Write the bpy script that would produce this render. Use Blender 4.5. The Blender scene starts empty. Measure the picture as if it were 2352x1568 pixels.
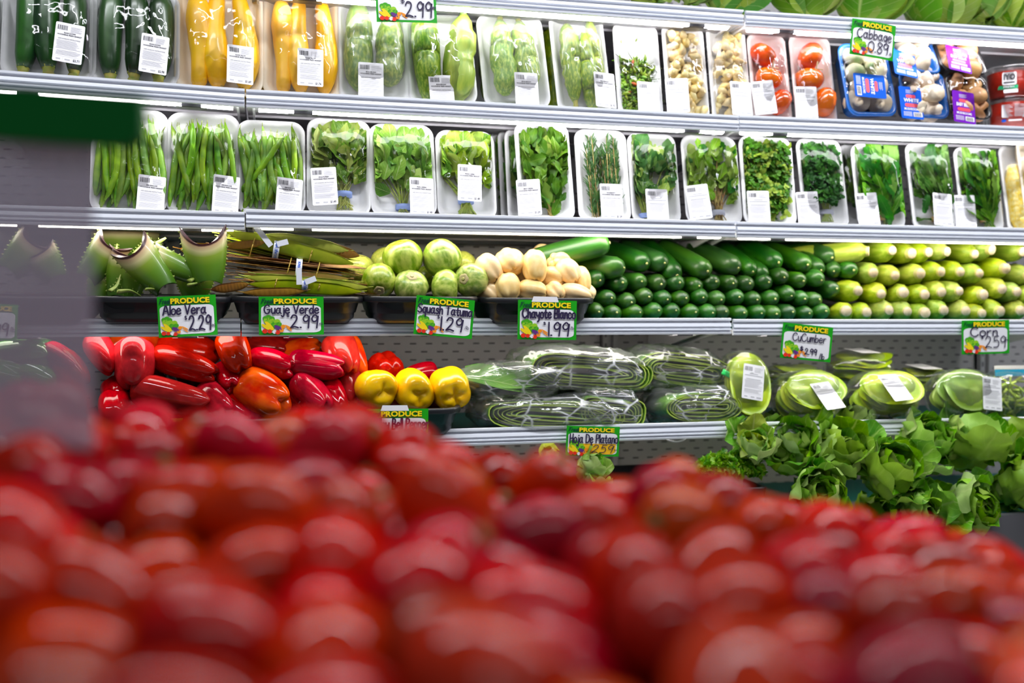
import bpy, math, random
import numpy as np
from mathutils import Vector, Matrix, Quaternion, noise
R = random.Random(7)
PI = math.pi
SC = bpy.context.scene
COL = SC.collection

# ------------------------------------------------------------------ camera, world, ceiling light, exposure
F = 2352 * 35.0 / 36.0                       # focal length in pixels of the 2352 px frame
YAW, PITCH, CAMZ = math.atan(F / 9500.0), math.atan(52.0 / F), 1.25
cam_d = bpy.data.cameras.new('camera'); cam_d.lens = 35; cam_d.sensor_width = 36; cam_d.clip_start = .02
cam = bpy.data.objects.new('camera', cam_d); COL.objects.link(cam)
cam.location = (0, 0, CAMZ); cam.rotation_euler = (PI / 2 - PITCH, 0, -YAW)
cam_d.dof.use_dof = True; cam_d.dof.focus_distance = 2.14; cam_d.dof.aperture_fstop = 1.8; cam_d.dof.aperture_blades = 0
SC.camera = cam
CR = Matrix.Rotation(-YAW, 3, 'Z') @ Matrix.Rotation(PI / 2 - PITCH, 3, 'X')
w = bpy.data.worlds.new('store'); SC.world = w; w.use_nodes = True
w.node_tree.nodes['Background'].inputs[0].default_value = (.88, .88, 1.0, 1); w.node_tree.nodes['Background'].inputs[1].default_value = .12
SC.view_settings.view_transform = 'Standard'; SC.view_settings.look = 'None'
SC.view_settings.gamma = 1; SC.view_settings.use_curve_mapping = False
SC.view_settings.exposure = 0.10
SC.cycles.use_denoising = True
SC.cycles.max_bounces = 10; SC.cycles.transparent_max_bounces = 24; SC.cycles.diffuse_bounces = 3; SC.cycles.glossy_bounces = 4
SC.cycles.caustics_reflective = False; SC.cycles.caustics_refractive = False
SC.cycles.sample_clamp_indirect = 8
for i, (lx, ly, sx, sy, pw) in enumerate([(-.55, 1.3, 1.2, .14, 22), (.85, 1.25, 1.2, .14, 30), (2.25, 1.25, 1.2, .14, 30), (-.5, -.9, 1.2, .14, 7), (.9, -.9, 1.2, .14, 9)]):
    ld = bpy.data.lights.new('ceiling_lamp', 'AREA'); ld.shape = 'RECTANGLE'; ld.size = sx; ld.size_y = sy; ld.energy = pw; ld.color = (.93, .95, 1)
    lo = bpy.data.objects.new('ceiling_lamp', ld); COL.objects.link(lo); lo.location = (lx, ly, 2.95)

# ------------------------------------------------------------------ pixel -> place on a real plane
def ray(px, py): return CR @ Vector(((px - 1176) / F, -(py - 784) / F, -1))
def at(px, py, Y):
    d = ray(px, py); return Vector((0, 0, CAMZ)) + d * (Y / d.y)
def atz(px, py, z):                          # at distance z along the optical axis
    return Vector((0, 0, CAMZ)) + ray(px, py) * z
def mpp(px, py, Y):                          # metres per pixel there
    return (Y / ray(px, py).y) / F
YF, YB = 2.22, 2.74                          # front of the price rails, back panel of the case

# ------------------------------------------------------------------ materials
MATS = {}
def nodes(name):
    m = bpy.data.materials.new(name); m.use_nodes = True; MATS[name] = m
    nt = m.node_tree; return m, nt, nt.nodes['Principled BSDF']
def L(nt, a, b): nt.links.new(a, b)
def col4(c): return (c[0], c[1], c[2], 1)
def noise_fac(nt, scale, stretch=(1, 1, 1), detail=3, lo=.35, hi=.65, space='Object'):
    tc = nt.nodes.new('ShaderNodeTexCoord'); mp = nt.nodes.new('ShaderNodeMapping'); mp.inputs['Scale'].default_value = stretch
    n = nt.nodes.new('ShaderNodeTexNoise'); n.inputs['Scale'].default_value = scale; n.inputs['Detail'].default_value = detail
    L(nt, tc.outputs[space], mp.inputs[0]); L(nt, mp.outputs[0], n.inputs[0])
    r = nt.nodes.new('ShaderNodeMapRange'); r.inputs[1].default_value = lo; r.inputs[2].default_value = hi; L(nt, n.outputs[0], r.inputs[0])
    return r.outputs[0]
def mixc(nt, fac, a, b):
    x = nt.nodes.new('ShaderNodeMix'); x.data_type = 'RGBA'
    if isinstance(fac, (int, float)): x.inputs[0].default_value = fac
    else: L(nt, fac, x.inputs[0])
    for i, c in ((6, a), (7, b)):
        if isinstance(c, tuple): x.inputs[i].default_value = col4(c)
        else: L(nt, c, x.inputs[i])
    return x.outputs[2]
def vary(nt, c, hue=.02, val=.25, sat=.1):
    oi = nt.nodes.new('ShaderNodeObjectInfo'); h = nt.nodes.new('ShaderNodeHueSaturation')
    for k, (amp, base) in (('Hue', (hue, .5)), ('Value', (val, 1)), ('Saturation', (sat, 1))):
        mr = nt.nodes.new('ShaderNodeMapRange'); mr.inputs[3].default_value = base - amp; mr.inputs[4].default_value = base + amp
        if k == 'Hue': L(nt, oi.outputs['Random'], mr.inputs[0])
        else:
            fr = nt.nodes.new('ShaderNodeMath'); fr.operation = 'MULTIPLY'; fr.inputs[1].default_value = 7.31 if k == 'Value' else 13.7
            f2 = nt.nodes.new('ShaderNodeMath'); f2.operation = 'FRACT'
            L(nt, oi.outputs['Random'], fr.inputs[0]); L(nt, fr.outputs[0], f2.inputs[0]); L(nt, f2.outputs[0], mr.inputs[0])
        L(nt, mr.outputs[0], h.inputs[k])
    if isinstance(c, tuple): h.inputs['Color'].default_value = col4(c)
    else: L(nt, c, h.inputs['Color'])
    return h.outputs[0]
def mat(name, c1, c2=None, scale=20, stretch=(1, 1, 1), rough=.45, spec=.5, coat=0, crough=.05, bump=0, bscale=80, var=None, lo=.35, hi=.65, sss=0, metal=0, emit=0, trans=0, gloss=None):
    m, nt, p = nodes(name)
    c = c1
    if c2 is not None: c = mixc(nt, noise_fac(nt, scale, stretch, lo=lo, hi=hi), c1, c2)
    if var: c = vary(nt, c, *var)
    if isinstance(c, tuple): p.inputs['Base Color'].default_value = col4(c)
    else: L(nt, c, p.inputs['Base Color'])
    p.inputs['Roughness'].default_value = rough; p.inputs['Specular IOR Level'].default_value = spec
    p.inputs['Coat Weight'].default_value = coat; p.inputs['Coat Roughness'].default_value = crough; p.inputs['Metallic'].default_value = metal
    if sss:
        p.inputs['Subsurface Weight'].default_value = sss; p.inputs['Subsurface Radius'].default_value = (.01, .006, .003); p.inputs['Subsurface Scale'].default_value = .5
    if emit:
        p.inputs['Emission Color'].default_value = col4(c1); p.inputs['Emission Strength'].default_value = emit
    if trans: p.inputs['Transmission Weight'].default_value = trans
    if gloss:                                        # waxy skin: matt colour under a thin even gloss
        df = nt.nodes.new('ShaderNodeBsdfDiffuse'); gs = nt.nodes.new('ShaderNodeBsdfGlossy'); gs.inputs['Roughness'].default_value = gloss[1]; ms = nt.nodes.new('ShaderNodeMixShader'); ms.inputs[0].default_value = gloss[0]
        if isinstance(c, tuple): df.inputs[0].default_value = col4(c)
        else: L(nt, c, df.inputs[0])
        L(nt, df.outputs[0], ms.inputs[1]); L(nt, gs.outputs[0], ms.inputs[2]); L(nt, ms.outputs[0], nt.nodes['Material Output'].inputs[0])
    if bump:
        b = nt.nodes.new('ShaderNodeBump'); b.inputs['Strength'].default_value = bump; b.inputs['Distance'].default_value = .002
        L(nt, noise_fac(nt, bscale, lo=0, hi=1), b.inputs['Height']); L(nt, b.outputs[0], p.inputs['Normal'])
    return m
def clear(name, glossy=.12, haze=0.0, hcol=(.9, .92, .95), rough=.08, bump=.5, bscale=60, tint=(1, 1, 1), crease_glint=0):
    """thin clear plastic: sees through, mirrors lamps along its wrinkles, slightly milky where it is bunched"""
    m, nt, p = nodes(name); nt.nodes.remove(p); out = nt.nodes['Material Output']
    tr = nt.nodes.new('ShaderNodeBsdfTransparent'); tr.inputs[0].default_value = col4(tint)
    gl = nt.nodes.new('ShaderNodeBsdfGlossy'); gl.inputs['Roughness'].default_value = rough; gl.inputs[0].default_value = (1, 1, 1, 1)
    df = nt.nodes.new('ShaderNodeBsdfDiffuse'); df.inputs[0].default_value = col4(hcol)
    b = nt.nodes.new('ShaderNodeBump'); b.inputs['Strength'].default_value = bump; b.inputs['Distance'].default_value = .004
    nf = noise_fac(nt, bscale, (1, 1, .45), 2, 0, 1); L(nt, nf, b.inputs['Height']); L(nt, b.outputs[0], gl.inputs['Normal'])
    fr = nt.nodes.new('ShaderNodeFresnel'); fr.inputs[0].default_value = 1.45
    ad = nt.nodes.new('ShaderNodeMath'); ad.operation = 'MULTIPLY_ADD'; ad.inputs[1].default_value = .62; ad.inputs[2].default_value = glossy - .035; ad.use_clamp = True; L(nt, fr.outputs[0], ad.inputs[0])
    m1 = nt.nodes.new('ShaderNodeMixShader'); L(nt, tr.outputs[0], m1.inputs[1]); L(nt, df.outputs[0], m1.inputs[2])
    if haze:
        hz = nt.nodes.new('ShaderNodeMapRange'); hz.inputs[1].default_value = .26; hz.inputs[2].default_value = .75; hz.inputs[3].default_value = haze * .35; hz.inputs[4].default_value = haze * 2
        L(nt, noise_fac(nt, bscale * .6, (1, 1, .6), 4, 0, 1), hz.inputs[0]); L(nt, hz.outputs[0], m1.inputs[0])
    else: m1.inputs[0].default_value = 0
    if crease_glint:                                       # streaky highlights of the folds, painted in as white lines
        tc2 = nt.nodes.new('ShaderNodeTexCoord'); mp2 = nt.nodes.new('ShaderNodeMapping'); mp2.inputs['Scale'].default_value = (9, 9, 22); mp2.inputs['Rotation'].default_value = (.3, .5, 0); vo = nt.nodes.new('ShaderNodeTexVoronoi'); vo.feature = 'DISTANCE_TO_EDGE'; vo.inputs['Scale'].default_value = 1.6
        L(nt, tc2.outputs['Object'], mp2.inputs[0]); L(nt, mp2.outputs[0], vo.inputs[0]); cr = nt.nodes.new('ShaderNodeMapRange'); cr.inputs[1].default_value = 0; cr.inputs[2].default_value = .07; cr.inputs[3].default_value = crease_glint; cr.inputs[4].default_value = 0; L(nt, vo.outputs['Distance'], cr.inputs[0])
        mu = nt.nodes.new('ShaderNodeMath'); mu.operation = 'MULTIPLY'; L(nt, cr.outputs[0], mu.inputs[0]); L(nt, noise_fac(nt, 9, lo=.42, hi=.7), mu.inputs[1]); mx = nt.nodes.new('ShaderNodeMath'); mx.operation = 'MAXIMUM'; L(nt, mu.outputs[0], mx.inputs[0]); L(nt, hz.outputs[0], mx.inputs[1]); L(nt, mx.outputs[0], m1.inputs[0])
    m2 = nt.nodes.new('ShaderNodeMixShader'); L(nt, ad.outputs[0], m2.inputs[0]); L(nt, m1.outputs[0], m2.inputs[1]); L(nt, gl.outputs[0], m2.inputs[2])
    L(nt, m2.outputs[0], out.inputs[0]); return m
def leafmat(name, c1, c2, under, vein=(.45, .6, .2), scale=25, rough=.42, veinw=.035, var=(.015, .2, .1), trans=.25):
    """leaf: two greens, pale underside, pale midrib and side veins from the leaf's own UV"""
    m, nt, p = nodes(name); out = nt.nodes['Material Output']
    c = mixc(nt, noise_fac(nt, scale), c1, c2)
    uv = nt.nodes.new('ShaderNodeUVMap'); sp = nt.nodes.new('ShaderNodeSeparateXYZ'); L(nt, uv.outputs[0], sp.inputs[0])
    def mth(op, a, b=None, cl=False):
        n = nt.nodes.new('ShaderNodeMath'); n.operation = op; n.use_clamp = cl
        for i, v in enumerate((a, b)):
            if v is None: continue
            if isinstance(v, (int, float)): n.inputs[i].default_value = v
            else: L(nt, v, n.inputs[i])
        return n.outputs[0]
    au = mth('ABSOLUTE', mth('SUBTRACT', sp.outputs[0], .5))
    mid = mth('SUBTRACT', 1, mth('DIVIDE', au, veinw), True)
    tri = mth('PINGPONG', mth('SUBTRACT', mth('MULTIPLY', sp.outputs[1], 7), mth('MULTIPLY', au, 5)), .5)
    side = mth('MULTIPLY', mth('SUBTRACT', 1, mth('DIVIDE', tri, .07), True), .45)
    c = mixc(nt, mth('MAXIMUM', mid, side), c, vein)
    g = nt.nodes.new('ShaderNodeNewGeometry'); c = mixc(nt, mth('MULTIPLY', g.outputs['Backfacing'], .75), c, under)
    if var: c = vary(nt, c, *var)
    L(nt, c, p.inputs['Base Color']); p.inputs['Roughness'].default_value = rough; p.inputs['Specular IOR Level'].default_value = .22
    tl = nt.nodes.new('ShaderNodeBsdfTranslucent'); L(nt, c, tl.inputs[0]); mx = nt.nodes.new('ShaderNodeMixShader'); mx.inputs[0].default_value = trans
    L(nt, p.outputs[0], mx.inputs[1]); L(nt, tl.outputs[0], mx.inputs[2]); L(nt, mx.outputs[0], out.inputs[0]); return m

# ------------------------------------------------------------------ mesh building
class MB:
    def __init__(s): s.v = []; s.f = []; s.m = []; s.uv = []; s.hasuv = False; s.flat = []
    def add(s, vs, fs, m=0, uv=None, flat=False):
        o = len(s.v); s.v += [tuple(v) for v in vs]; s.f += [tuple(i + o for i in f) for f in fs]; s.m += [m] * len(fs); s.flat += [flat] * len(fs)
        if uv is not None: s.uv += list(uv); s.hasuv = True
        else: s.uv += [(.25, .5)] * len(vs)
    def quad(s, a, b, c, d, m=0): s.add([a, b, c, d], [(0, 1, 2, 3)], m, flat=True)
    def box(s, x0, x1, y0, y1, z0, z1, m=0):
        v = [(x, y, z) for x in (x0, x1) for y in (y0, y1) for z in (z0, z1)]
        s.add(v, [(0, 1, 3, 2), (4, 6, 7, 5), (0, 4, 5, 1), (2, 3, 7, 6), (0, 2, 6, 4), (1, 5, 7, 3)], m, flat=True)
    def xform(s, M, start=0): s.v[start:] = [tuple(M @ Vector(v)) for v in s.v[start:]]
    def mesh(s, name, mats):
        me = bpy.data.meshes.new(name); me.from_pydata(s.v, [], s.f)
        for m in mats: me.materials.append(MATS[m] if isinstance(m, str) else m)
        me.polygons.foreach_set('material_index', s.m); me.polygons.foreach_set('use_smooth', [not x for x in s.flat])
        if s.hasuv:
            ul = me.uv_layers.new(name='UVMap'); li = np.zeros(len(me.loops), dtype=np.int32); me.loops.foreach_get('vertex_index', li)
            ul.data.foreach_set('uv', np.array(s.uv, dtype=np.float32)[li].ravel())
        me.update(); return me
    def build(s, name, mats, parent=None, **k): return obj(name, s.mesh(name, mats), parent, **k)
def obj(name, me, parent=None, M=None, label=None, cat=None, group=None, kind=None):
    o = bpy.data.objects.new(name, me); COL.objects.link(o)
    if parent is not None: o.parent = parent
    if M is not None: o.matrix_local = M
    tag(o, label, cat, group, kind); return o
def tag(o, label=None, cat=None, group=None, kind=None):
    for k, v in (('label', label), ('category', cat), ('group', group), ('kind', kind)):
        if v: o[k] = v
    return o
def thing(name, label, cat, M=None, group=None):
    return obj(name, None, None, M, label, cat, group)
def dup(o, M=None, label=None, parent=None, cat=None, group=None):
    """copy a thing, its parts and their sub-parts"""
    c = o.copy(); COL.objects.link(c)
    if parent is not None: c.parent = parent
    if M is not None: c.matrix_local = M
    tag(c, label, cat, group)
    for ch in o.children: dup(ch, None, None, c)
    return c
def TRS(loc, rot=(0, 0, 0), s=1):
    M = Matrix.Translation(Vector(loc)) @ (Matrix.Rotation(rot[2], 4, 'Z') @ Matrix.Rotation(rot[1], 4, 'Y') @ Matrix.Rotation(rot[0], 4, 'X'))
    return M @ (Matrix.Diagonal((*s, 1)) if isinstance(s, (tuple, list)) else Matrix.Scale(s, 4))
def aim(loc, d, roll=0, s=1):
    """+Z of the model points along d"""
    q = Vector(d).normalized().to_track_quat('Z', 'Y')
    return Matrix.Translation(Vector(loc)) @ q.to_matrix().to_4x4() @ Matrix.Rotation(roll, 4, 'Z') @ (Matrix.Diagonal((*s, 1)) if isinstance(s, (tuple, list)) else Matrix.Scale(s, 4))
def lerp(a, b, t): return a + (b - a) * t
def interp(t, pts):
    for (a, x), (b, y) in zip(pts, pts[1:]):
        if t <= b:
            k = (t - a) / (b - a) if b > a else 0; k = k * k * (3 - 2 * k) * .5 + k * .5
            return x + (y - x) * k
    return pts[-1][1]
def sweep(mb, path, rad, n=12, m=0, lobe=None, caps=True, uv=False, flat2=None):
    """round body along a path; rad: radius or (rx, ry) per point; lobe(angle, t) scales the radius"""
    P = [Vector(p) for p in path]; k = len(P); o = []; uvs = []
    T = [(P[min(i + 1, k - 1)] - P[max(i - 1, 0)]).normalized() for i in range(k)]
    a = T[0].orthogonal().normalized() if flat2 is None else (Vector(flat2) - T[0] * Vector(flat2).dot(T[0])).normalized()
    for i in range(k):
        a = (a - T[i] * a.dot(T[i])).normalized(); b = T[i].cross(a); r = rad[i]; rx, ry = r if isinstance(r, tuple) else (r, r)
        for j in range(n):
            th = 2 * PI * j / n; q = lobe(th, i / (k - 1)) if lobe else 1
            o.append(P[i] + a * (rx * q * math.cos(th)) + b * (ry * q * math.sin(th))); uvs.append((j / n, i / (k - 1)))
    f = [(i * n + j, i * n + (j + 1) % n, (i + 1) * n + (j + 1) % n, (i + 1) * n + j) for i in range(k - 1) for j in range(n)]
    if caps: f += [tuple(range(n - 1, -1, -1)), tuple((k - 1) * n + j for j in range(n))]
    mb.add(o, f, m, uvs if uv else None)
def lathe(mb, prof, n=16, m=0, lobe=None, zl=None, uv=False):
    """prof: (r, z) list about the z axis, closed at both ends"""
    o = []; uvs = []; k = len(prof)
    for i, (r, z) in enumerate(prof):
        t = i / (k - 1)
        for j in range(n):
            th = 2 * PI * j / n; q = lobe(th, t) if lobe else 1
            o.append((r * q * math.cos(th), r * q * math.sin(th), z + (zl(th, t) if zl else 0))); uvs.append((j / n, t))
    f = [(i * n + j, i * n + (j + 1) % n, (i + 1) * n + (j + 1) % n, (i + 1) * n + j) for i in range(k - 1) for j in range(n)]
    f += [tuple(range(n - 1, -1, -1)), tuple((k - 1) * n + j for j in range(n))]
    mb.add(o, f, m, uvs if uv else None)
def smooth_path(pts, n):
    """Catmull-Rom through the points"""
    P = [Vector(p) for p in pts]; P = [P[0] * 2 - P[1]] + P + [P[-1] * 2 - P[-2]]; out = []
    for i in range(1, len(P) - 2):
        for k in range(n):
            t = k / n; a, b, c, d = P[i - 1:i + 3]
            out.append(.5 * ((2 * b) + (c - a) * t + (2 * a - 5 * b + 4 * c - d) * t * t + (3 * b - a - 3 * c + d) * t ** 3))
    out.append(P[-2]); return out
def rr(w, h, r, n=5):
    """rounded rectangle, centred, counter-clockwise"""
    out = []
    for cx, cy, a0 in ((w / 2 - r, h / 2 - r, 0), (-w / 2 + r, h / 2 - r, PI / 2), (-w / 2 + r, -h / 2 + r, PI), (w / 2 - r, -h / 2 + r, 1.5 * PI)):
        for k in range(n + 1):
            a = a0 + PI / 2 * k / n; out.append((cx + r * math.cos(a), cy + r * math.sin(a)))
    return out
def rings(mb, rs, m=0, cap0=True, cap1=True, flat=False):
    n = len(rs[0]); o = [p for r in rs for p in r]
    f = [(i * n + j, i * n + (j + 1) % n, (i + 1) * n + (j + 1) % n, (i + 1) * n + j) for i in range(len(rs) - 1) for j in range(n)]
    if cap0: f.append(tuple(range(n - 1, -1, -1)))
    if cap1: f.append(tuple((len(rs) - 1) * n + j for j in range(n)))
    mb.add(o, f, m, flat=flat)
ORD = ['first', 'second', 'third', 'fourth', 'fifth', 'sixth', 'seventh', 'eighth', 'ninth', 'tenth', 'eleventh', 'twelfth', 'thirteenth', 'fourteenth', 'fifteenth', 'sixteenth']
# ------------------------------------------------------------------ setting and shelving materials
mat('rail', (.80, .83, .90), rough=.3, spec=.5, coat=.2)
mat('white_paint', (.80, .80, .82), rough=.4)
mat('grey_paint', (.40, .39, .41), rough=.5)
mat('dark_plastic', (.09, .09, .10), rough=.35)
mat('black_bin', (.006, .0065, .009), (.012, .013, .016), scale=9, rough=.42, spec=.35, coat=.1, crough=.2)
mat('teal_liner', (.01, .16, .15), rough=.6)
mat('tube_cool', (1, .98, 1), emit=18)
mat('tube_warm', (1, .93, .80), emit=17)
mat('tube_low', (1, .94, .84), emit=15)
mat('floor_tile', (.45, .44, .43), (.5, .5, .48), scale=3, rough=.4)
m, nt, p = nodes('slotted_panel')            # grey back panel with staggered rows of punched slots
tc = nt.nodes.new('ShaderNodeTexCoord'); sp = nt.nodes.new('ShaderNodeSeparateXYZ'); L(nt, tc.outputs['Object'], sp.inputs[0])
def mm(op, a, b=None, cl=False):
    n = nt.nodes.new('ShaderNodeMath'); n.operation = op; n.use_clamp = cl
    for i, v in enumerate((a, b)):
        if v is None: continue
        if isinstance(v, (int, float)): n.inputs[i].default_value = v
        else: L(nt, v, n.inputs[i])
    return n.outputs[0]
zr = mm('DIVIDE', sp.outputs[2], .0225); row = mm('FLOOR', zr); odd = mm('MULTIPLY', mm('FLOORED_MODULO', row, 2), .5)
fx = mm('FRACT', mm('ADD', mm('DIVIDE', sp.outputs[0], .0445), mm('MULTIPLY', odd, .62))); fz = mm('FRACT', zr)
slot = mm('MULTIPLY', mm('LESS_THAN', mm('ABSOLUTE', mm('SUBTRACT', fx, .5)), .2), mm('LESS_THAN', mm('ABSOLUTE', mm('SUBTRACT', fz, .5)), .085))
L(nt, mixc(nt, slot, (.42, .40, .41), (.012, .012, .014)), p.inputs['Base Color']); p.inputs['Roughness'].default_value = .38

# ------------------------------------------------------------------ the case
mb = MB(); mb.box(-1.6, 3.6, YB, YB + .03, .3, 2.4); mb.build('wall_back', ['slotted_panel'], kind='structure')
mb = MB(); mb.box(-4, 6, -3, 4, -.05, 0); mb.build('floor', ['floor_tile'], kind='structure')
for k, xp in enumerate((395, 1400, 2262)):   # the uprights that carry the shelves
    p0 = at(xp, 800, YB - .02); mb = MB(); mb.box(p0.x - .022, p0.x - .008, YB - .03, YB, .3, 2.35); mb.box(p0.x + .008, p0.x + .022, YB - .03, YB, .3, 2.35); mb.box(p0.x - .022, p0.x + .022, YB - .012, YB, .3, 2.35, 0)
    for i in range(60): mb.box(p0.x - .018, p0.x - .012, YB - .0305, YB - .029, .34 + i * .033, .355 + i * .033, 1)
    mb.build('trim_%d' % (k + 1), ['grey_paint', 'dark_plastic'], kind='structure')

RH = .039
SEGS = {  # row: list of (px0, py0, px1, py1) of the top edge of each price rail
 'A': [(575, -62, 1706, 22.5), (1712, 24, 2520, 75)],
 'B': [(-90, 153.5, 562, 203.5), (565.5, 204.5, 1695, 265), (1697, 264, 2520, 297)],
 'C': [(-90, 467.5, 562, 486.5), (565, 480, 1688, 507.5), (1692, 508.5, 2520, 527)],
 'D': [(-90, 731, 552, 730), (555, 731, 1678, 730), (1684, 732.5, 2520, 734)],
 'E': [(-90, 1014, 545, 998), (550, 998, 1667, 967), (1680, 970, 2520, 954)]}
RAILP = [(.0, .0), (-.005, -.0015), (-.005, -.006), (.003, -.0075), (.003, -.011), (-.004, -.013), (-.006, -.020), (-.001, -.022), (-.001, -.0245), (-.006, -.0265), (-.006, -.029), (.001, -.0305), (.001, -.0325), (-.006, -.0345), (-.0045, -.039), (.006, -.039), (.006, -.012), (.004, 0)]
POS = {'A': 'top row above the wrapped squash', 'B': 'row of zucchini and squash trays', 'C': 'row of bean and herb trays', 'D': 'row of aloe, squash and cucumbers', 'E': 'row of bell peppers and bagged leaves'}
def railz(row, px):                          # world height of the shelf board under a pixel column
    for (a, b, c, d) in SEGS[row]:
        if px <= c or (a, b, c, d) == SEGS[row][-1]:
            return at(px, b + (d - b) * (px - a) / (c - a), YF).z - .012
def shelf(row, k, seg):
    a, b, c, d = seg; P0 = at(a, b, YF); P1 = at(c, d, YF); Ln = (P1 - P0).length; ang = math.atan2(P1.z - P0.z, P1.x - P0.x)
    where = {(2, 0): 'left of the joint', (2, 1): 'right of the joint', (3, 0): 'at the left end', (3, 1): 'in the middle', (3, 2): 'at the right end'}[(len(SEGS[row]), k)]
    t = thing('shelf', 'white shelf %s of the %s' % (where, POS[row]), 'shelf', Matrix.Translation(P0) @ Matrix.Rotation(-ang, 4, 'Y'), 'shelves of the produce case')
    mb = MB(); n = len(RAILP)
    o = [(x, y, z) for x in (0, Ln) for (y, z) in RAILP]
    mb.add(o, [(i, (i + 1) % n, n + (i + 1) % n, n + i) for i in range(n)] + [tuple(range(n - 1, -1, -1)), tuple(range(n, 2 * n))], 0, flat=True)
    mb.build('price_rail', ['rail'], t)
    mb = MB(); dep = YB - YF - .02
    mb.box(.001, Ln - .001, .006, dep, -.024, -.012, 1 if row in 'DE' else 0); mb.box(.001, Ln - .001, .006, dep, -.0285, -.024, 2)
    mb.box(.001, Ln - .001, .13, .15, -.034, -.0285, 2); mb.box(.001, Ln - .001, .30, .32, -.034, -.0285, 2)
    mb.build('shelf_panel', ['white_paint', 'teal_liner', 'grey_paint'], t)
    if True:
        warm = row in 'CD'
        mb = MB(); x0, x1 = .025, Ln - .025
        rs = [[(x, .034 + .014 * math.cos(th), (-.0335 if row in 'DE' else -.0345) + (.0052 if row in 'DE' else .0062) * math.sin(th)) for th in [2 * PI * j / 10 for j in range(10)]] for x in (x0, x1)]
        rings(mb, rs); tube = mb.build('light_tube', ['tube_low' if row in 'DE' else 'tube_warm' if warm else 'tube_cool'], t)
        for xc in ((.1, Ln - .13) if Ln < 1.3 else (.1, Ln * .5, Ln - .13)):
            mb = MB(); mb.box(xc, xc + .040, .018, .05, -.0425, -.027); mb.box(xc - .012, xc + .052, .024, .046, -.0432, -.0425); mb.build('tube_clip', ['dark_plastic'], tube)
    for xb in (.012, Ln - .018):
        mb = MB(); v = [(xb + dx, y, z) for dx in (0, .005) for (y, z) in ((.03, -.0285), (dep, -.0285), (dep, -.10), (.10, -.034))]
        mb.add(v, [(0, 1, 2, 3), (7, 6, 5, 4), (0, 4, 5, 1), (1, 5, 6, 2), (2, 6, 7, 3), (3, 7, 4, 0)], 0, flat=True); mb.build('bracket', ['white_paint'], t)
for row in SEGS:
    for k, s in enumerate(SEGS[row]): shelf(row, k, s)
# the deep bottom deck below the last shelf, mostly hidden behind the tomatoes
mb = MB(); mb.box(-1.5, 3.4, 2.10, YB - .005, .40, .755, 0); mb.box(-1.5, 3.4, 2.075, 2.10, .38, .77, 1); mb.build('bottom_deck', ['teal_liner', 'dark_plastic'], label='deep bottom deck of the case under the romaine lettuces', cat='display deck')
# ------------------------------------------------------------------ wrapped trays
mat('foam', (.93, .93, .93), (.89, .89, .90), scale=60, rough=.55, sss=.0)
mat('foam_pink', (.95, .84, .82), (.93, .80, .78), scale=40, rough=.55)
mat('foam_peach', (.95, .86, .70), (.94, .82, .64), scale=30, rough=.55)
mat('blue_tray', (.01, .16, .62), rough=.25, coat=.3)
mat('black_tray', (.015, .015, .018), rough=.25, coat=.3)
clear('film', glossy=.035, haze=0, rough=.06, bump=1.0, bscale=34)
clear('film_misty', glossy=.035, haze=.03, rough=.1, bump=.8, bscale=30)
mat('sticker', (.86, .85, .88), rough=.45)
mat('print_black', (.03, .03, .04), rough=.5)
mat('print_grey', (.50, .50, .53), rough=.5)
mat('zucchini_skin', (.004, .045, .006), (.035, .16, .012), scale=6, stretch=(4, 4, .3), rough=.3, coat=.25, crough=.15, var=(.02, .5, .1), lo=.42, hi=.75)
mat('zucchini_cut', (.55, .45, .08), (.35, .45, .06), scale=60, rough=.6)
mat('yellow_skin', (.98, .60, .002), (.97, .48, .002), scale=12, rough=.38, coat=.2, var=(.008, .08, .05))
mat('yellow_tip', (.45, .24, .02), (.62, .36, .03), scale=50, rough=.6)
mat('calabacita_skin', (.12, .25, .006), (.40, .50, .05), scale=190, stretch=(1, 1, .6), rough=.38, coat=.2, var=(.02, .3, .1), lo=.42, hi=.68)
mat('calabacita_pale', (.50, .58, .05), (.26, .40, .03), scale=45, stretch=(1.6, 1.6, .3), rough=.4, coat=.2, var=(.01, .2, .1))
mat('bean_skin', (.10, .28, .004), (.24, .45, .010), scale=40, rough=.42, coat=.1, var=(.02, .35, .1))
mat('bean_end', (.35, .42, .08), rough=.6)
mat('garlic_skin', (.96, .80, .42), (.93, .70, .28), scale=30, rough=.35, coat=.2, var=(.012, .1, .12))
mat('chili_green', (.18, .40, .008), (.38, .52, .015), scale=60, rough=.3, coat=.3, var=(.03, .35, .1))
mat('chili_red', (.75, .08, .01), rough=.3, coat=.3, var=(.03, .2, .05))
mat('chili_stem', (.10, .14, .03), rough=.6, var=(.03, .4, .1))
mat('tomato_skin', (.80, .03, .002), (.90, .17, .004), scale=14, rough=.18, coat=.6, crough=.04, var=(.012, .12, .05), lo=.3, hi=.8)
mat('stem_pale', (.55, .42, .20), rough=.6)
mat('mushroom_white', (.86, .74, .58), (.72, .56, .40), scale=35, rough=.55, var=(.01, .12, .05))
mat('mushroom_brown', (.62, .33, .13), (.48, .23, .08), scale=35, rough=.5, var=(.01, .15, .05))
mat('print_blue', (.003, .10, .62), rough=.6, spec=.1)
mat('print_purple', (.16, .006, .42), rough=.6, spec=.1)
mat('print_red', (.75, .02, .06), rough=.4)
mat('print_green', (.005, .35, .14), rough=.4)
mat('stem_green', (.30, .42, .05), (.45, .50, .10), scale=60, rough=.5, var=(.02, .2, .1))
mat('stem_brown', (.28, .15, .05), (.38, .30, .08), scale=50, rough=.6)
mat('band_blue', (.30, .42, .80), rough=.45)
mat('band_grey', (.42, .44, .52), rough=.45)
mat('band_tan', (.62, .40, .15), rough=.5)
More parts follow.
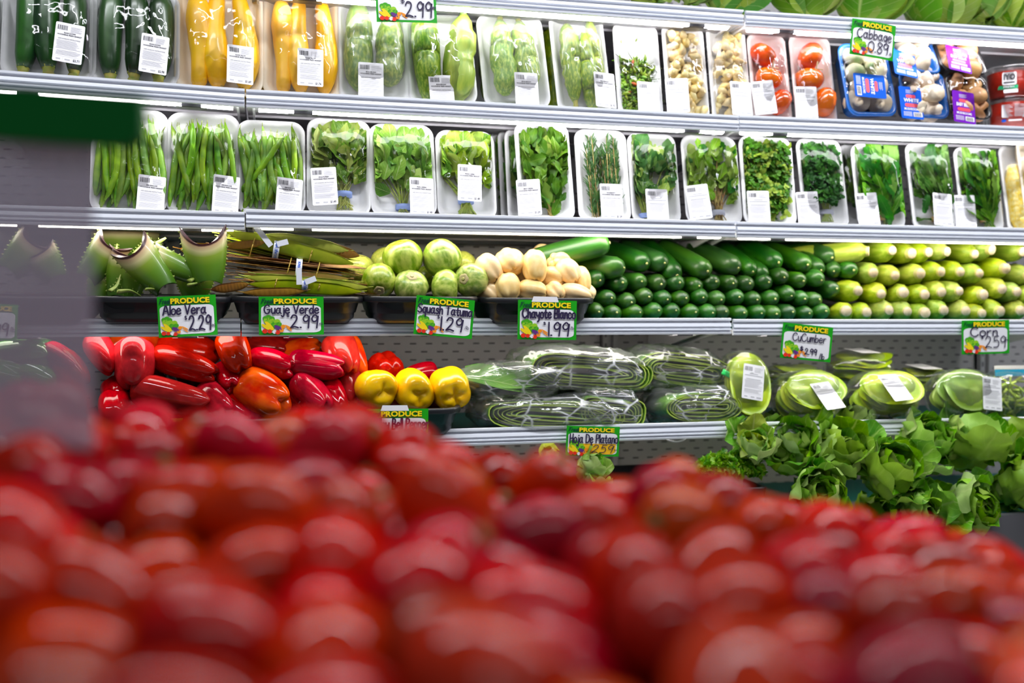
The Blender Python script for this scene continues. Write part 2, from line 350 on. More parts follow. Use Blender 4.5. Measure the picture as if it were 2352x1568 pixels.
leafmat('leaf_epazote', (.055, .19, .010), (.13, .31, .018), (.30, .42, .08))
leafmat('leaf_pale', (.14, .33, .015), (.27, .46, .04), (.40, .52, .12), vein=(.5, .62, .25))
leafmat('leaf_lime', (.24, .44, .012), (.38, .55, .04), (.46, .58, .12), vein=(.55, .65, .25))
leafmat('leaf_mint', (.02, .12, .008), (.085, .25, .014), (.18, .33, .05), vein=(.17, .33, .05))
leafmat('leaf_sage', (.17, .29, .03), (.30, .42, .07), (.38, .48, .14), vein=(.38, .48, .2))
leafmat('leaf_parsley', (.018, .15, .003), (.08, .30, .006), (.12, .30, .04), vein=(.10, .3, .03))
leafmat('leaf_dark', (.010, .09, .006), (.04, .20, .01), (.10, .26, .05), vein=(.09, .25, .04))
leafmat('leaf_chicory', (.04, .17, .005), (.14, .32, .014), (.18, .32, .06), vein=(.28, .42, .10), veinw=.06)
leafmat('needle', (.03, .11, .022), (.08, .20, .05), (.25, .34, .18), vein=(.14, .26, .10))

TXT = {}
def text2d(s, bold=0):
    """outline text as flat triangles, height of a capital = 1"""
    if (s, bold) in TXT: return TXT[(s, bold)]
    cu = bpy.data.curves.new('t', 'FONT'); cu.body = s; cu.resolution_u = 2; cu.size = 1; cu.offset = bold
    o = bpy.data.objects.new('t', cu); COL.objects.link(o); dg = bpy.context.evaluated_depsgraph_get(); dg.update()
    me = bpy.data.meshes.new_from_object(o.evaluated_get(dg)); v = [(x.co.x, x.co.y) for x in me.vertices]; f = [tuple(p.vertices) for p in me.polygons]
    bpy.data.objects.remove(o); bpy.data.curves.remove(cu); bpy.data.meshes.remove(me)
    x0 = min(a for a, _ in v); y0 = min(b for _, b in v); h = .69 + 2 * bold
    v = [((a - x0) / h, (b + bold) / h) for a, b in v]; TXT[(s, bold)] = (v, f, max(a for a, _ in v)); return TXT[(s, bold)]
def put_text(mb, s, x, z, h, width=None, m=0, y=0, bold=0, ang=0, shear=0):
    v, f, wd = text2d(s, bold); kx = h if width is None else width / wd; c, sn = math.cos(ang), math.sin(ang)
    mb.add([(x + (a * kx + shear * b * h) * c - b * h * sn, y, z + (a * kx + shear * b * h) * sn + b * h * c) for a, b in v], [tuple(reversed(q)) for q in f] if False else f, m, flat=True)
def plate(mb, w_, h_, r, m=0, y=0, x=0, z=0, back=True, n=3):
    pts = [(x + a, y, z + b) for a, b in rr(w_, h_, r, n)]
    if back:
        k = len(pts); o = pts + [(a, b + .0005, c) for a, b, c in pts]
        mb.add(o, [tuple(range(k)), tuple(range(2 * k - 1, k - 1, -1))] + [(k + i, k + (i + 1) % k, (i + 1) % k, i) for i in range(k)], m, flat=True)
    else: mb.add(pts, [tuple(range(len(pts)))], m, flat=True)
def bar(mb, x0, x1, z0, z1, m, y): mb.quad((x0, y, z0), (x1, y, z0), (x1, y, z1), (x0, y, z1), m)
def sticker_mesh(name, price, sharp=True, lw=.056, lh=.087):
    mb = MB(); plate(mb, lw, lh, .003, 0, 0); y = -.0004; x0 = -lw / 2; zt = lh / 2; q = random.Random(name + price)
    X = lambda a: x0 + a * lw
    Z = lambda b: zt - b * lh
    a = .07
    while a < .42:
        wd = q.choice((.007, .012, .02)); bar(mb, X(a), X(a + wd), Z(.19), Z(.07), 1, y); a += wd + q.choice((.008, .012, .018))
    for i in range(6): bar(mb, X(.52), X(.52 + q.uniform(.28, .4)), Z(.085 + i * .025 + .008), Z(.085 + i * .025), 2, y)
    if sharp:
        put_text(mb, name, X(.5) - lw * .2, Z(.275), .0032, lw * .40, 1, y, .03); put_text(mb, 'WOODBINE FRESH MARKET', X(.08), Z(.325), .0030, lw * .84, 1, y, .03)
        put_text(mb, 'SAFE HANDLING INSTRUCTIONS', X(.12), Z(.425), .0026, lw * .76, 1, y)
        put_text(mb, price, X(.7), Z(.955), .0052, lw * .22, 1, y, .02)
    else:
        for zz, aa, bb in ((.26, .3, .7), (.31, .08, .92), (.41, .15, .85)): bar(mb, X(aa), X(bb), Z(zz + .022), Z(zz), 2, y)
        bar(mb, X(.70), X(.92), Z(.955), Z(.91), 2, y)
    for i in range(15):
        if i == 9: continue
        bar(mb, X(.07 + q.uniform(0, .05)), X(q.uniform(.7, .94)), Z(.455 + i * .0255 + .007), Z(.455 + i * .0255), 2, y)
    bar(mb, X(.06), X(.94), Z(.858), Z(.855), 2, y); bar(mb, X(.35), X(.353), Z(.96), Z(.87), 2, y); bar(mb, X(.66), X(.663), Z(.96), Z(.87), 2, y)
    bar(mb, X(.12), X(.27), Z(.945), Z(.915), 2, y); bar(mb, X(.42), X(.6), Z(.945), Z(.915), 2, y)
    return mb.mesh('price_label', ['sticker', 'print_black', 'print_grey'])
def tray_mesh(w_, h_, d, foam):
    r = min(w_, h_) * .2; mb = MB(); R3 = lambda ins, y: [(a, y, b + h_ / 2) for a, b in rr(w_ - 2 * ins, h_ - 2 * ins, max(r - ins * .5, .008), 6)]
    rings(mb, [R3(.020, 0), R3(.016, -.001), R3(.006, -d + .006), R3(.001, -d + .003), R3(0, -d), R3(.002, -d - .0025), R3(.006, -d - .003), R3(.010, -d - .0005), R3(.013, -d + .004), R3(.022, -.009), R3(.028, -.0055)])
    return mb.mesh('tray', [foam])
def film_y(x, z, w_, h_, d, b):
    u = min(1, abs(2 * x / w_)); v = min(1, abs(2 * (z - h_ / 2) / h_)); return -(d + .0035 + b * (1 - u ** 3.2) * (1 - v ** 4))
def film_mesh(w_, h_, d, b, seed, mist=False, wr=.0030):
    r = min(w_, h_) * .2; mb = MB(); rs = []
    base = [p for p in rr(w_ - .004, h_ - .004, r, 9)]; base2 = []
    for i in range(len(base)):                      # subdivide the straight runs too
        a, c = base[i], base[(i + 1) % len(base)]; k = max(1, int(math.dist(a, c) / .008))
        base2 += [(lerp(a[0], c[0], j / k), lerp(a[1], c[1], j / k)) for j in range(k)]
    for i in range(19):
        s = 1 - i / 18.5; ring = []
        for a, c in base2:
            x, z = a * s, c * s + h_ / 2; y = film_y(x, z, w_, h_, d, b)
            nz = noise.noise(Vector((x * 34 + seed * 9, z * 15, seed))) + .6 * noise.noise(Vector((x * 80, z * 52 + seed * 5, 3 + seed)))
            ring.append((x, y + wr * nz * min(1, (1 - s) * 6 + .1), z))
        rs.append(ring)
    rings(mb, rs, cap0=False); return mb.mesh('film', ['film_misty' if mist else 'film'])

# ---- produce that lies in the trays (models stand along +Z)
def zucchini_mesh(seed, Ln=.19, r=.023):
    q = random.Random(seed); mb = MB(); bx, by = q.uniform(-.006, .006), q.uniform(-.003, .003); n = 12
    P = [(bx * math.sin(PI * i / n), by * math.sin(PI * i / n), Ln * i / n) for i in range(n + 1)]
    prof = [(0, .55), (.06, .72), (.2, .92), (.6, 1.04), (.85, 1), (.94, .78), (1, .2)]
    sweep(mb, P, [r * interp(i / n, prof) for i in range(n + 1)], 14, 0, lambda a, t: 1 + .045 * math.cos(5 * a))
    sweep(mb, [(0, 0, .004), (0, 0, -.008), (.001, 0, -.014)], [r * .6, r * .42, r * .5], 8, 1)
    return mb.mesh('zucchini', ['zucchini_skin', 'zucchini_cut'])
def yellow_mesh(seed, Ln=.2, r=.026):
    q = random.Random(seed); mb = MB(); n = 14; bx = q.uniform(-.012, .012)
    P = [(bx * math.sin(PI * i / n), -.004 * math.sin(PI * i / n), Ln * i / n) for i in range(n + 1)]
    prof = [(0, .25), (.03, .5), (.12, .9), (.27, 1.2), (.48, 1.1), (.7, .82), (.9, .70), (.97, .6), (1, .32)]
    sweep(mb, P, [r * interp(i / n, prof) for i in range(n + 1)], 14, 0, lambda a, t: 1 + .03 * math.cos(5 * a + seed))
    sweep(mb, [(0, 0, .006), (0, 0, -.002), (0, 0, -.004)], [r * .42, r * .3, r * .12], 8, 1)
    return mb.mesh('yellow_squash', ['yellow_skin', 'yellow_tip'])
def cala_mesh(seed, Ln=.15, r=.031, pale=False):
    q = random.Random(seed); mb = MB(); n = 14
    P = [(.004 * math.sin(PI * i / n) * q.choice((-1, 1)), 0, Ln * i / n) for i in range(n + 1)]
    prof = [(0, .32), (.05, .70), (.15, .95), (.38, 1.06), (.68, .95), (.86, .76), (.95, .56), (1, .32)]
    sweep(mb, P, [r * interp(i / n, prof) for i in range(n + 1)], 16, 0, lambda a, t: 1 + .03 * math.cos(5 * a) * (1 if t > .4 else .4))
    sweep(mb, [(0, 0, Ln - .003), (0, 0, Ln + .006), (0, .001, Ln + .011)], [r * .32, r * .24, r * .3], 6, 1)
    return mb.mesh('green_squash', ['calabacita_pale' if pale else 'calabacita_skin', 'zucchini_cut' if not pale else 'calabacita_skin'])
def bean_mesh(seed):
    q = random.Random(seed); mb = MB(); Ln = q.uniform(.14, .19); c = q.uniform(-.016, .016); n = 9
    P = [(c * math.sin(PI * i / n) + q.uniform(-.0006, .0006), .002 * math.sin(PI * i / n * 2), Ln * (i / n - .5)) for i in range(n + 1)]
    sweep(mb, P, [(.0076 * v, .0052 * v) for v in (.25, .75, .95, 1, .95, 1.04, .95, 1, .8, .22)], 8, 0, flat2=(1, 0, 0))
    sweep(mb, [P[-1], Vector(P[-1]) + Vector((q.uniform(-.004, .004), 0, .009))], [.0012, .0006], 4, 1)
    return mb.mesh('green_bean', ['bean_skin', 'bean_end'])
def garlic_mesh(seed):
    q = random.Random(seed); mb = MB(); n = 8; Ln = q.uniform(.02, .026); P = [(.0035 * math.sin(PI * i / n), 0, Ln * (i / n - .5)) for i in range(n + 1)]
    sweep(mb, P, [.0082 * v for v in (.3, .7, .93, 1.03, 1, .85, .6, .35, .12)], 9, 0, lambda a, t: 1 + .1 * math.cos(3 * a)); return mb.mesh('garlic_clove', ['garlic_skin'])
def chili_mesh(seed):
    q = random.Random(seed); mb = MB(); Ln = q.uniform(.009, .015); c = q.uniform(-.002, .002); n = 5
    sweep(mb, [(c * math.sin(PI * i / n), 0, Ln * i / n) for i in range(n + 1)], [.0027 * v for v in (.6, 1, 1, .85, .55, .15)], 7, 0)
    sweep(mb, [(0, 0, 0), (q.uniform(-.005, .005), q.uniform(-.002, .002), -.011), (q.uniform(-.01, .01), 0, -.02)], [.0008, .0005, .0004], 4, 1)
    return mb.mesh('chili', ['chili_red' if seed % 14 == 3 else 'chili_green', 'chili_stem'])
def plum_mesh(seed, Ln=.066, r=.025):
    q = random.Random(seed); mb = MB(); n = 12
    prof = [(.02, .035), (.3, .0), (.62, .05), (.88, .2), (1, .42), (.98, .62), (.82, .82), (.5, .95), (.2, .995), (.03, 1)]
    lathe(mb, [(r * a, Ln * (b - .5)) for a, b in prof], 14, 0, lambda a, t: 1 + .025 * math.cos(3 * a + seed) + .015 * math.cos(2 * a))
    return mb
def leaf(mb, P, d, nrm, Ln, W, m=0, curl=.4, cup=.15, ruff=0, serr=0, seg=6, across=4, shape=(.0, .5, .85, 1, .93, .62, .04), rf=9, ph=0):
    d = Vector(d).normalized(); s = d.cross(Vector(nrm)).normalized(); n = s.cross(d); p = Vector(P); o = []; uv = []
    for i in range(seg + 1):
        t = i / seg; x = t * (len(shape) - 1); k = min(int(x), len(shape) - 2); wd = W * .5 * lerp(shape[k], shape[k + 1], x - k) + .0006
        if serr and i % 2: wd *= 1 + serr
        for j in range(across + 1):
            u = 2 * j / across - 1
            o.append(p + s * (wd * u) + n * (cup * wd * abs(u) ** 1.5 + (ruff * wd * abs(u) * math.sin(rf * t + ph + (2 if u > 0 else 0)) if ruff else 0))); uv.append((.5 + .5 * u, t))
        c, sn = math.cos(curl / seg), math.sin(curl / seg); d, n = (d * c - n * sn), (n * c + d * sn); p = p + d * (Ln / seg)
    w2 = across + 1
    mb.add(o, [(i * w2 + j, i * w2 + j + 1, (i + 1) * w2 + j + 1, (i + 1) * w2 + j) for i in range(seg) for j in range(across)], m, uv)
OV = (.15, .62, .95, 1, .88, .6, .05); LANCE = (.1, .5, .85, 1, .95, .75, .45, .05); ROUND = (.3, .8, 1, 1, .9, .65, .2); LONG = (.3, .35, .5, .75, .95, 1, .85, .4)
def herb(t, w_, h_, seed, leaves=70, L0=.045, W0=.024, mats=('leaf_mint',), tie=(0, .045), stems=14, stem='stem_green', band=None, shape=OV, serr=.12, ruff=.1, curl=.5, spread=52, rmin=.25, seg=7, tops=.95, wide=.92, depth=.034, cup=.2, thick=.0014):
    q = random.Random(seed); mb = MB(); sb = MB(); tx, tz = tie; H = h_ * tops - tz
    for i in range(stems):
        a = math.radians(q.uniform(-spread, spread) * .8); r = q.uniform(.35, .8) * H; y = -q.uniform(.01, depth * .8)
        e = Vector((max(-w_ * .42, min(w_ * .42, tx + r * math.sin(a))), y, tz + r * math.cos(a)))
        b = Vector((tx + q.uniform(-.016, .016) * (1.6 if band else 2.4), -q.uniform(.008, .02), max(.004, tz - q.uniform(.025, .05))))
        sweep(sb, smooth_path([b, (tx + q.uniform(-.008, .008), -q.uniform(.012, .024), tz), e], 4), [thick] * 9, 5)
    leaves = int(leaves * 1.5)
    for i in range(leaves):
        k = (i + .5) / leaves; a = math.radians(q.uniform(-spread, spread)); r = H * (rmin + (1 - rmin) * math.sqrt(q.random())) - L0 * .55
        x = tx + r * math.sin(a); z = tz + r * math.cos(a); x = max(-w_ * .5 * wide + .02, min(w_ * .5 * wide - .02, x)); z = min(z, h_ * tops - L0 * .6)
        d = Vector((math.sin(a) + q.gauss(0, .45), -q.uniform(0, .35), math.cos(a) + q.gauss(0, .4)))
        nn = Vector((q.gauss(0, .65), -1, q.gauss(.25, .6))) * (-1 if q.random() < .14 else 1)
        Lf = L0 * q.uniform(.55, 1.1)
        leaf(mb, (x, -.008 - depth * (.15 + .75 * k), z), d, nn, Lf, W0 * Lf / L0 * q.uniform(.8, 1.15), q.randrange(len(mats)), q.uniform(-.2, 1) * curl, cup, ruff, serr, seg, 4, shape, 9, q.uniform(0, 6))
    lim = w_ * .5 - .011
    for M_ in (mb, sb): M_.v = [(max(-lim, min(lim, x)), max(-depth - .014, min(-.0065, y)), max(.004, min(h_ - .008, z))) for x, y, z in M_.v]
    mb.build('leaves', list(mats), t); sb.build('stems', [stem], t)
    if band:
        bb = MB(); sweep(bb, [(tx, -.016, tz - .006), (tx, -.016, tz + .006)], [(.019, .0125)] * 2, 16, 0, flat2=(1, 0, 0)); bb.build('rubber_band', [band], t)
def rosemary(t, w_, h_, seed):
    q = random.Random(seed); mb = MB(); sb = MB()
    for i in range(20):
        x0 = q.uniform(-.3, .3) * w_; x1 = x0 + q.uniform(-.012, .012); z1 = h_ * q.uniform(.72, .95); y = -.008 - .03 * q.random()
        sweep(sb, [(x0, y, .012), (x1, y, z1)], [.0013, .0008], 4)
        for k in range(34):
            f = k / 34; p = Vector((lerp(x0, x1, f), y, lerp(.02, z1, f))); a = q.uniform(0, 2 * PI); d = Vector((math.cos(a) * .55, math.sin(a) * .5, 1))
            leaf(mb, p, d, Vector((q.gauss(0, .5), -1, 0)), q.uniform(.02, .028), .0024, 0, .3, .1, 0, 0, 2, 2, (.6, 1, .2))
    lim = w_ * .5 - .012
    for M_ in (mb, sb): M_.v = [(max(-lim, min(lim, x)), max(-.045, min(-.0065, y)), min(h_ - .01, z)) for x, y, z in M_.v]
    mb.build('needles', ['needle'], t); sb.build('stems', ['stem_brown'], t)
def parsley(t, w_, h_, seed, mats, n=620, tie=(.01, .03), band=None, tops=.94, zlow=.12):
    q = random.Random(seed); mb = MB(); sb = MB(); lim = w_ * .5 - .012
    for i in range(26):
        a = q.uniform(-.7, .7); r = q.uniform(.4, .85) * h_; sweep(sb, [(tie[0] + q.uniform(-.02, .02), -.012, tie[1] - .024), (tie[0] + q.uniform(-.01, .01), -.016, tie[1]), (max(-lim, min(lim, tie[0] + r * math.sin(a))), -.012 - .025 * q.random(), min(h_ * tops - .01, tie[1] + r * math.cos(a)))], [.0011] * 3, 4)
    for i in range(n):
        z = h_ * (zlow + (tops - zlow - .03) * q.random() ** .8); hw = lim * (.55 + .45 * min(1, z / h_ / .45)); x = q.uniform(-hw, hw); c = Vector((x, -.01 - .034 * i / n, z))
        up = Vector((q.gauss(0, .7), -.4, q.gauss(.6, .5))).normalized(); nn = Vector((q.gauss(0, .6), -1, q.gauss(.4, .5)))
        sd = up.cross(nn).normalized()
        for dd in (up, up * .5 + sd * .8, up * .5 - sd * .8):
            leaf(mb, c, dd, nn, q.uniform(.009, .014), .0085, i % len(mats), .5, .2, 0, .5, 3, 2, (.15, .7, 1, .25))
    for M_ in (mb, sb): M_.v = [(max(-lim, min(lim, x)), max(-.052, min(-.0065, y)), max(.004, min(h_ - .008, z))) for x, y, z in M_.v]
    mb.build('leaves', list(mats), t); sb.build('stems', ['stem_green'], t)
    if band:
        bb = MB(); sweep(bb, [(tie[0], -.014, tie[1] - .004), (tie[0], -.014, tie[1] + .006)], [(.02, .0105)] * 2, 16, 0, flat2=(1, 0, 0)); bb.build('rubber_band', [band], t)

CACHE = {}
def cached(fn, *a):
    if (fn.__name__,) + a not in CACHE: CACHE[(fn.__name__,) + a] = fn(*a)
    return CACHE[(fn.__name__,) + a]
def fill(t, kind, w_, h_, seed):
    """what lies on the tray, as parts; returns the bulge the film needs"""
    q = random.Random(seed)
    if kind == 'zucchini':
        n = 3
        for i in range(n):
            s = h_ / .225; obj('zucchini', cached(zucchini_mesh, i), t, TRS(((i - (n - 1) / 2) * w_ * .262, -.027 - (.006 if i % 2 else 0), .030), (0, q.uniform(-.03, .03), q.uniform(0, 6)), (w_ * 5.9, w_ * 5.2, s)))
        return .042
    if kind == 'yellow':
        for i in range(3):
            flip = i == 0; s = h_ / .225; x = (i - 1) * w_ * .27
            obj('yellow_squash', cached(yellow_mesh, i), t, TRS((x, -.029, h_ - .018 if flip else .012), (PI if flip else 0, q.uniform(-.06, .06), q.uniform(-.4, .4)), (w_ * 5.2, w_ * 4.9, s)))
        return .044
    if kind.startswith('cala'):
        v = int(kind[-1]); spec = {0: [(-.2, .03, .95, 0, 1, 0), (.2, .045, .78, .1, 1, 0)], 1: [(-.19, .005, 1.1, -.02, 1.0, 1), (.2, .012, 1.0, .16, 1.05, 0)], 2: [(-.17, .035, .85, -.03, .86, 0), (.2, .045, .8, .06, .84, 0)], 3: [(-.18, .03, .85, .0, .82, 1), (.14, .008, .83, .05, .8, 0), (.3, .05, .8, .1, .7, 0)]}[v]
        for i, (xx, z, sl, tl, sr, fl) in enumerate(spec):
            s = h_ / .2 * sl * 1.2; pale = (v == 1 and i == 1); zz = z + (.15 * s if fl else 0)
            obj('green_squash', cached(cala_mesh, i + v * 3, .15, .031, pale), t, TRS((xx * w_, -.033 + (.006 if i == 2 else 0), zz), (PI if fl else 0, tl, q.uniform(0, 6)), (w_ * 6.6 * sr, w_ * 6.6 * sr * .95, s)))
        return .042
    if kind == 'beans':
        for i in range(46):
            k = i / 46; x = ((i * .618) % 1 - .5) * .76 * w_; a = q.gauss(-x * 1.5, .13) + (q.choice((-.5, .5)) if q.random() < .1 else 0)
            obj('green_bean', cached(bean_mesh, i % 12), t, TRS((x, -.011 - .034 * k, h_ * q.uniform(.42, .53)), (q.gauss(0, .05), a, q.uniform(-.7, .7)), (1, 1, h_ / .225)))
        return .03
    if kind == 'garlic':
        for i in range(98):
            k = i / 98; obj('garlic_clove', cached(garlic_mesh, i % 5), t, TRS((q.uniform(-.34, .34) * w_, -.012 - .026 * k, h_ * (.07 + .84 * ((i * .618) % 1))), (q.uniform(-.6, .6), q.uniform(-2, 2), q.uniform(0, 6)), w_ / .088))
        return .02
    if kind == 'chili':
        for i in range(98):
            k = i / 98; obj('chili', cached(chili_mesh, i % 28), t, TRS((q.uniform(-.33, .33) * w_, -.01 - .016 * k, h_ * (.07 + .56 * q.random())), (q.uniform(-.5, .5), q.uniform(-1.5, 1.5) + (PI if q.random() < .3 else 0), 0), 1.55))
        xb = MB()
        for i in range(190):
            me = cached(chili_mesh, i % 28); Mx = TRS((q.uniform(-.35, .35) * w_, -.008 - .010 * q.random(), h_ * (.05 + .58 * q.random())), (q.uniform(-.5, .5), q.uniform(-1.5, 1.5), 0), 1.5); xb.add([Mx @ v.co for v in me.vertices], [tuple(p_.vertices) for p_ in me.polygons]); xb.m[-len(me.polygons):] = [p_.material_index for p_ in me.polygons]
        xb.build('chilies', ['chili_green', 'chili_stem'], t, kind='stuff')
        for i in range(2): obj('chili', cached(chili_mesh, 5 + i), t, TRS(((-.25, .1)[i] * w_, -.008, h_ * (.86, .88)[i]), (0, PI + .3 * i, 0), .8))
        return .006
    if kind.startswith('tomato'):
        for i, (x, z, a) in enumerate([(-.14, .76, -1.1), (-.02, .5, 1.8), (.2, .24, .7)] if kind[-1] == '0' else [(-.02, .76, .6), (-.1, .5, 1.5), (.22, .26, .3)]):
            if 'plum' not in CACHE: CACHE['plum'] = plum_mesh(3, .064, .0245).mesh('plum_tomato', ['tomato_skin'])
            obj('plum_tomato', CACHE['plum'], t, TRS((x * w_, -.031, z * h_), (.1, a, 0), w_ / .1))
        sb = MB(); zz = h_
        for pts in ([(-.22 * w_, -.03, .42 * zz), (-.02 * w_, -.052, .58 * zz), (.2 * w_, -.04, .6 * zz)], [(-.02 * w_, -.052, .58 * zz), (.02 * w_, -.054, .66 * zz)]): sweep(sb, pts, [.0014] * len(pts), 5)
        sb.build('vine_stem', ['stem_pale'], t); return .034
    if kind == 'kernels':
        mb = MB()
        for i in range(2):
            x0 = (-.2, .22)[i] * w_
            def lb(a, tt): return 1 + .035 * abs(math.sin(8 * a)) + .03 * abs(math.sin(40 * tt))
            sweep(mb, [(x0, -.03, .012 + h_ * .72 * k / 60) for k in range(61)], [.024 * min(1, .5 + k / 14, .5 + (60 - k) / 30) for k in range(61)], 48, 0, lb)
        mb.build('corn_cob', ['cob'], t); return .03
    K = HERB[kind]
    if K[0] == 'rosemary': rosemary(t, w_, h_, seed)
    elif K[0] == 'parsley': parsley(t, w_, h_, seed, **K[1])
    else: herb(t, w_, h_, seed, **K[1])
    return .024
mat('cob', (.95, .66, .05), (.93, .80, .30), scale=120, rough=.35, coat=.3)
HERB = {
 'epazote': ('herb', dict(leaves=120, L0=.058, W0=.026, mats=('leaf_epazote', 'leaf_epazote', 'leaf_sage'), tie=(.012, .055), band='band_blue', serr=.22, ruff=.2, shape=LANCE, stems=20, spread=50)),
 'quelite': ('herb', dict(leaves=100, L0=.062, W0=.036, mats=('leaf_pale', 'leaf_epazote', 'leaf_pale'), tie=(.0, .028), band='band_blue', ruff=.3, serr=.08, spread=52, shape=OV, stems=16)),
 'verdolaga': ('herb', dict(leaves=62, L0=.064, W0=.042, mats=('leaf_lime', 'leaf_pale', 'leaf_lime', 'leaf_epazote'), tie=(.0, .048), band='band_blue', ruff=.25, serr=.05, spread=56, rmin=.5, stems=34, thick=.002, shape=ROUND)),
 'mint': ('herb', dict(leaves=110, L0=.05, W0=.026, mats=('leaf_mint', 'leaf_mint', 'leaf_epazote'), tie=(.012, .02), stem='stem_brown', serr=.16, ruff=.22, spread=34, rmin=.05, stems=12, thick=.0022, tops=.93)),
 'rosemary': ('rosemary', {}),
 'basil': ('herb', dict(leaves=85, L0=.056, W0=.036, mats=('leaf_epazote', 'leaf_lime', 'leaf_dark', 'leaf_mint'), tie=(-.022, .022), band='band_blue', ruff=.2, serr=.08, spread=46, stems=26, tops=.98)),
 'papalo': ('herb', dict(leaves=100, L0=.046, W0=.026, mats=('leaf_sage', 'leaf_sage', 'leaf_dark', 'leaf_pale'), tie=(.016, .035), band='band_grey', ruff=.25, serr=.25, spread=52, stems=26, stem='stem_brown')),
 'parsley': ('parsley', dict(mats=('leaf_parsley', 'leaf_parsley', 'leaf_lime'), n=620, tie=(.01, .02))),
 'curly': ('parsley', dict(mats=('leaf_parsley', 'leaf_dark'), n=560, tie=(.012, .045), band='band_grey', zlow=.28)),
 'chicory': ('herb', dict(leaves=60, L0=.115, W0=.027, mats=('leaf_chicory', 'leaf_dark', 'leaf_chicory'), tie=(.022, .035), band='band_tan', ruff=.45, serr=.3, spread=34, rmin=.1, stems=16, shape=LONG, seg=12, curl=.35, tops=.9)),
}
PK = {}
def package(kind, row, xl, xr, yt, label, lab=None, labrot=0, name='', price='$1.89', rot=0, lean=11, dy=.072, foam='foam', seed=0, mist=False, cat='wrapped tray', sharp=True, d=.028, group=None, film=True, nm='wrapped_tray', zoff=0):
    xc = (xl + xr) / 2; zb = railz(row, xc) + zoff + .001; la = math.radians(lean)
    # the foot of the tray stands behind the price rail, the top leans back
    w_ = (xr - xl) * mpp(xc, yt + 100, YF + dy); zt = at(xc, yt, YF + dy + .2 * math.sin(la)).z; h_ = (zt - zb) / math.cos(la)
    base = at(xc, yt + 100, YF + dy + .012); base.z = zb + abs(math.sin(math.radians(rot))) * w_ * .38
    M = Matrix.Translation(base) @ Matrix.Rotation(-la, 4, 'X') @ Matrix.Rotation(math.radians(rot), 4, 'Y')
    t = thing(nm, label, cat, M, group)
    obj('tray', tray_mesh(w_, h_, d, foam), t)
    b = fill(t, kind, w_, h_, seed)
    if film: obj('film', film_mesh(w_, h_, d, b, seed, mist), t)
    if lab:
        lx, ly = lab; ly += .0435 / mpp(lx, ly, YF + dy); P = M.inverted() @ at(lx, ly, YF + dy); rd = (M.to_3x3().inverted() @ ray(lx, ly)).normalized()
        for _ in range(4): yy = film_y(P.x, P.z, w_, h_, d, b) - .0035; P = P + rd * ((yy - P.y) / rd.y)
        e = .004; gx = (film_y(P.x + e, P.z, w_, h_, d, b) - film_y(P.x - e, P.z, w_, h_, d, b)) / (2 * e)
        gx = max(-.35, min(.35, gx)); k = (w_ and 1.0)
        obj('price_label', cached(sticker_mesh, name, price, sharp), t, Matrix.Translation(P) @ Matrix.Rotation(math.atan(gx) * .6, 4, 'Z') @ Matrix.Rotation(math.radians(labrot), 4, 'Y'))
    return t
# ------------------------------------------------------------------ row of trays of zucchini, squash, garlic, tomatoes
G1 = 'wrapped trays on the squash shelf'
package('zucchini', 'B', -150, 12, -14, 'tray of dark zucchini cut off by the frame, beside another zucchini tray', dy=.12, seed=1, group=G1, cat='wrapped tray')
package('zucchini', 'B', 14, 218, -22, 'leftmost whole tray of dark zucchini, its sticker tilted, priced $2.71', (158, 52), 4, 'SQUASH ZUCCHINI', '$2.71', seed=2, group=G1)
package('zucchini', 'B', 212, 410, -16, 'second tray of dark zucchini, next to the yellow squash, priced $2.98', (354, 78), 4, 'SQUASH ZUCCHINI', '$2.98', seed=3, group=G1)
package('yellow', 'B', 405, 603, -26, 'tray of three yellow squash beside the dark zucchini, sticker priced $1.69', (552, 103), 1, 'SQUASH YELLOW', '$1.69', seed=4, foam='foam_peach', group=G1)
package('yellow', 'B', 520, 690, 2, 'yellow squash tray standing behind, seen between the two front ones', dy=.15, seed=5, foam='foam_peach', group=G1)
package('yellow', 'B', 605, 780, -12, 'tray of yellow squash beside pale green squash, sticker priced $1.76', (713, 110), 1, 'SQUASH YELLOW', '$1.76', seed=16, foam='foam_peach', group=G1)
package('cala0', 'B', 774, 940, 10, 'tray of two speckled green squash right of the yellow squash', (852, 142), 1, 'MEXICAN GREEN SQUASH', '$2.89', seed=7, group=G1, mist=True)
package('cala1', 'B', 934, 1096, 46, 'tray with a big green squash and a pale yellowish curved one', (1015, 171), 0, 'MEXICAN GREEN SQUASH', '$2.29', rot=-3, seed=8, group=G1)
package('cala2', 'B', 1078, 1200, 52, 'tray of green squash half hidden behind another squash tray', dy=.14, seed=9, group=G1)
package('cala2', 'B', 1106, 1264, 43, 'slanted tray of two small green squash with mist inside the film', (1210, 165), 3, 'MEXICAN GREEN SQUASH', '$1.78', rot=-3.5, seed=10, group=G1, mist=True)
package('cala1', 'B', 1236, 1350, 66, 'green squash tray standing behind the gap beside the last squash tray', dy=.14, seed=11, group=G1)
package('cala3', 'B', 1272, 1404, 43, 'tray of three upright green squash beside the tiny green chilies', (1390, 165), 2, 'MEXICAN GREEN SQUASH', '$1.92', rot=-3, seed=12, group=G1, mist=True)
package('chili', 'B', 1408, 1519, 62, 'narrow tray of tiny green chilies with a few red ones', (1490, 186), 1, 'CHILI', '$2.19', seed=13, group=G1, sharp=False)
package('garlic', 'B', 1521, 1625, 65, 'narrow tray of peeled garlic cloves next to the tiny chilies', (1556, 178), 0, 'GARLIC', '$2.99', seed=14, group=G1, sharp=False)
package('garlic', 'B', 1623, 1722, 70, 'narrow tray of peeled garlic cloves next to the red tomatoes', (1703, 186), 0, 'GARLIC', '$2.88', seed=15, group=G1, sharp=False, mist=True)
